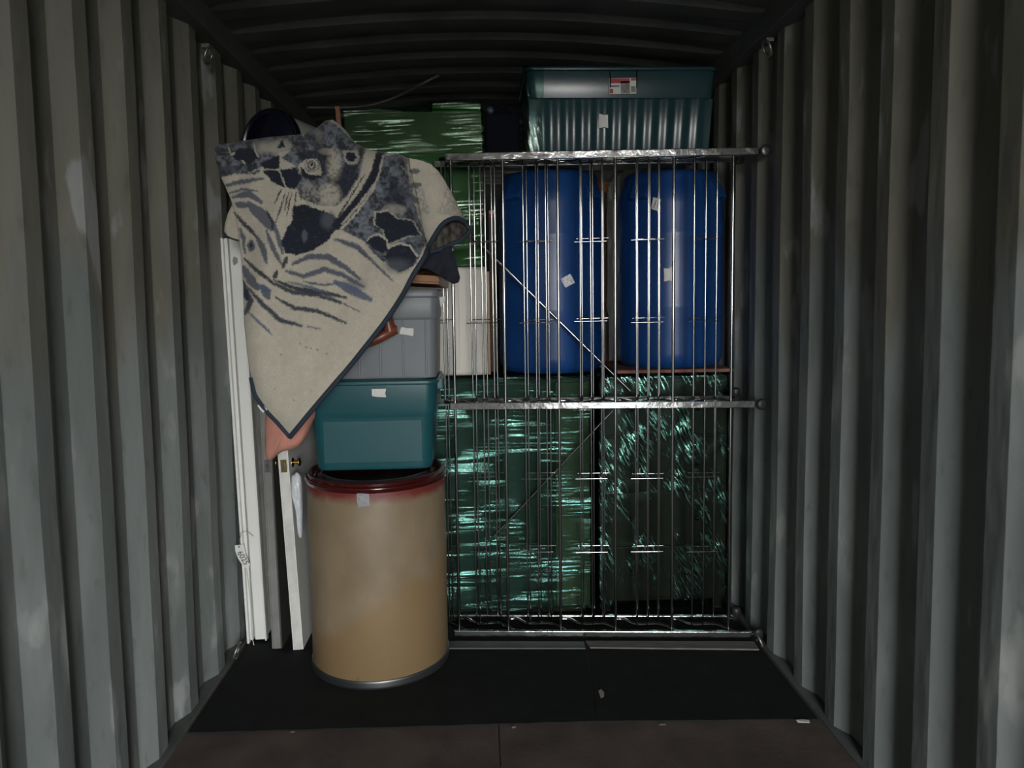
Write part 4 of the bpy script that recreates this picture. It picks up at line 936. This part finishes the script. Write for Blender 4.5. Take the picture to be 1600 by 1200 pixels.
# dark bag beside it
bgx0, bgx1 = W(758, 210, Y=3.70).x, W(812, 210, Y=3.70).x
bz0 = max(ZB1 + .003, W(790, 245, Y=3.70).z)
bagb = thing('black_bag', 'black soft bag beside the ribbed teal tote on the left barrel', 'bag', ((bgx0 + bgx1) / 2, 3.70, bz0))
hb = W(790, 176, Y=3.70).z - bz0
box('bag_body', -(bgx1 - bgx0) / 2, (bgx1 - bgx0) / 2, 0, .26, 0, hb, M_bag, bagb, bev=.018, seg=3)
tube('bag_handle', spline([(-.05, .06, hb - .004), (-.04, .05, hb + .02), (0, .05, hb + .03), (.04, .05, hb + .02), (.05, .06, hb - .004)], 5), .007, M_bag, bagb)
bq = W(766, 170, Y=3.68)
bal = link('pom_ball', lathe_me('ball', [(max(.0005, .018 * math.cos(a)), .018 * math.sin(a)) for a in np.linspace(-1.57, 1.57, 12)], 18), mat('slate_blue_plastic', (.05, .08, .13), .4), bagb); bal.location = (bq.x - bagb.location.x, -.01, hb + .008)
# turned wooden post between the barrels
wp = W(942, 300, Y=4.02)
tp = thing('turned_post', 'turned orange wooden post standing between the two blue barrels', 'post', (wp.x, 4.02, ztop + .02))
hp = W(942, 284, Y=4.02).z - ztop - .02
link('shaded_shaft', lathe_me('shaded_shaft', [(.03, 0), (.03, hp * .25), (.018, hp * .3), (.024, hp * .5), (.018, hp * .8), (.026, hp - .12), (.014, hp - .10), (.022, hp - .08), (.022, hp - .06)], 20), M_darkwood, tp)  # dark wood here paints in the shadow between the barrels
link('cap', lathe_me('cap', [(.022, hp - .06), (.032, hp - .05), (.026, hp - .03), (.034, hp - .02), (.030, hp - .002), (.004, hp)], 20), M_orange, tp)
# little checked box behind the chest
cb = W(770, 376, Y=3.66); cb.x = cx1 + .034; cbz = cz0
ckx = thing('checked_box', 'narrow box with red top and tan grid beside the green carton', 'box', (cb.x, 3.66, cz0))
hk = W(765, 340, Y=3.66).z - cz0
box('box_body', -.019, .016, 0, .06, 0, hk, M_card, ckx, bev=.002, seg=1)
box('red_band', -.020, .017, -.001, .061, hk, hk + .018, M_redink, ckx, bev=.002, seg=1)
box('white_cap', -.018, .015, .002, .058, hk + .018, hk + .036, M_tape, ckx, bev=.004)
for q in range(14): box('grid_line', -.0195, .0165, -.0008, .0, hk - .012 * q - .002, hk - .012 * q, M_darkwood, ckx)
# cable hanging under the roof
cp = [W(x, y, Y=Y_) for x, y, Y_ in ((686, 118, 3.9), (655, 133, 3.9), (618, 152, 3.85), (580, 164, 3.85), (540, 168, 3.85), (480, 168, 3.8))]
cbl = tube('black_cable', [p - cp[0] for p in spline(cp, 6)], .0085, M_cable, None, label='black cable arching above the green wrapped carton', cat='cable'); cbl.location = cp[0]

# ------------------------------------------------------------------ scraps on the floor
def scrap(px, py, pts, m, label, cat, name):
    c = W(px, py, Z=.0065); r = random.Random(px); n_ = len(pts)
    v = [(x, y, .0004 + r.uniform(0, .004)) for x, y in pts]; v += [(x, y, z + .0012) for x, y, z in v]
    f = [tuple(range(n_))[::-1], tuple(range(n_, 2 * n_))] + [(i, (i + 1) % n_, n_ + (i + 1) % n_, n_ + i) for i in range(n_)]
    o = link(name, mesh(name, v, f), m, label=label, cat=cat); o.location = c
scrap(940, 1085, [(-.008, -.03), (.006, -.02), (.012, .01), (.004, .035), (-.010, .02)], M_leaf, 'dry curled leaf on the mat near the seam', 'leaf', 'dry_leaf')
scrap(1254, 1128, [(-.02, -.006), (.022, -.010), (.026, .004), (.0, .012), (-.022, .006)], M_tape, 'white paper scrap at the right corner of the mat', 'scrap', 'paper_scrap')
scrap(1035, 1133, [(-.012, -.004), (.012, -.006), (.012, .006), (-.010, .008)], M_leaf, 'tan scrap on the front edge of the mat, near the middle', 'scrap', 'paper_scrap')
scrap(803, 1137, [(-.008, -.004), (.007, -.005), (.008, .004), (-.006, .006)], M_leaf, 'tiny tan crumb on the mat edge by the floor seam', 'scrap', 'paper_scrap')
scrap(457, 1145, [(-.007, -.004), (.007, -.004), (.009, .004), (-.005, .006)], M_leaf, 'small tan crumb on the mat edge left of the drum', 'scrap', 'paper_scrap')
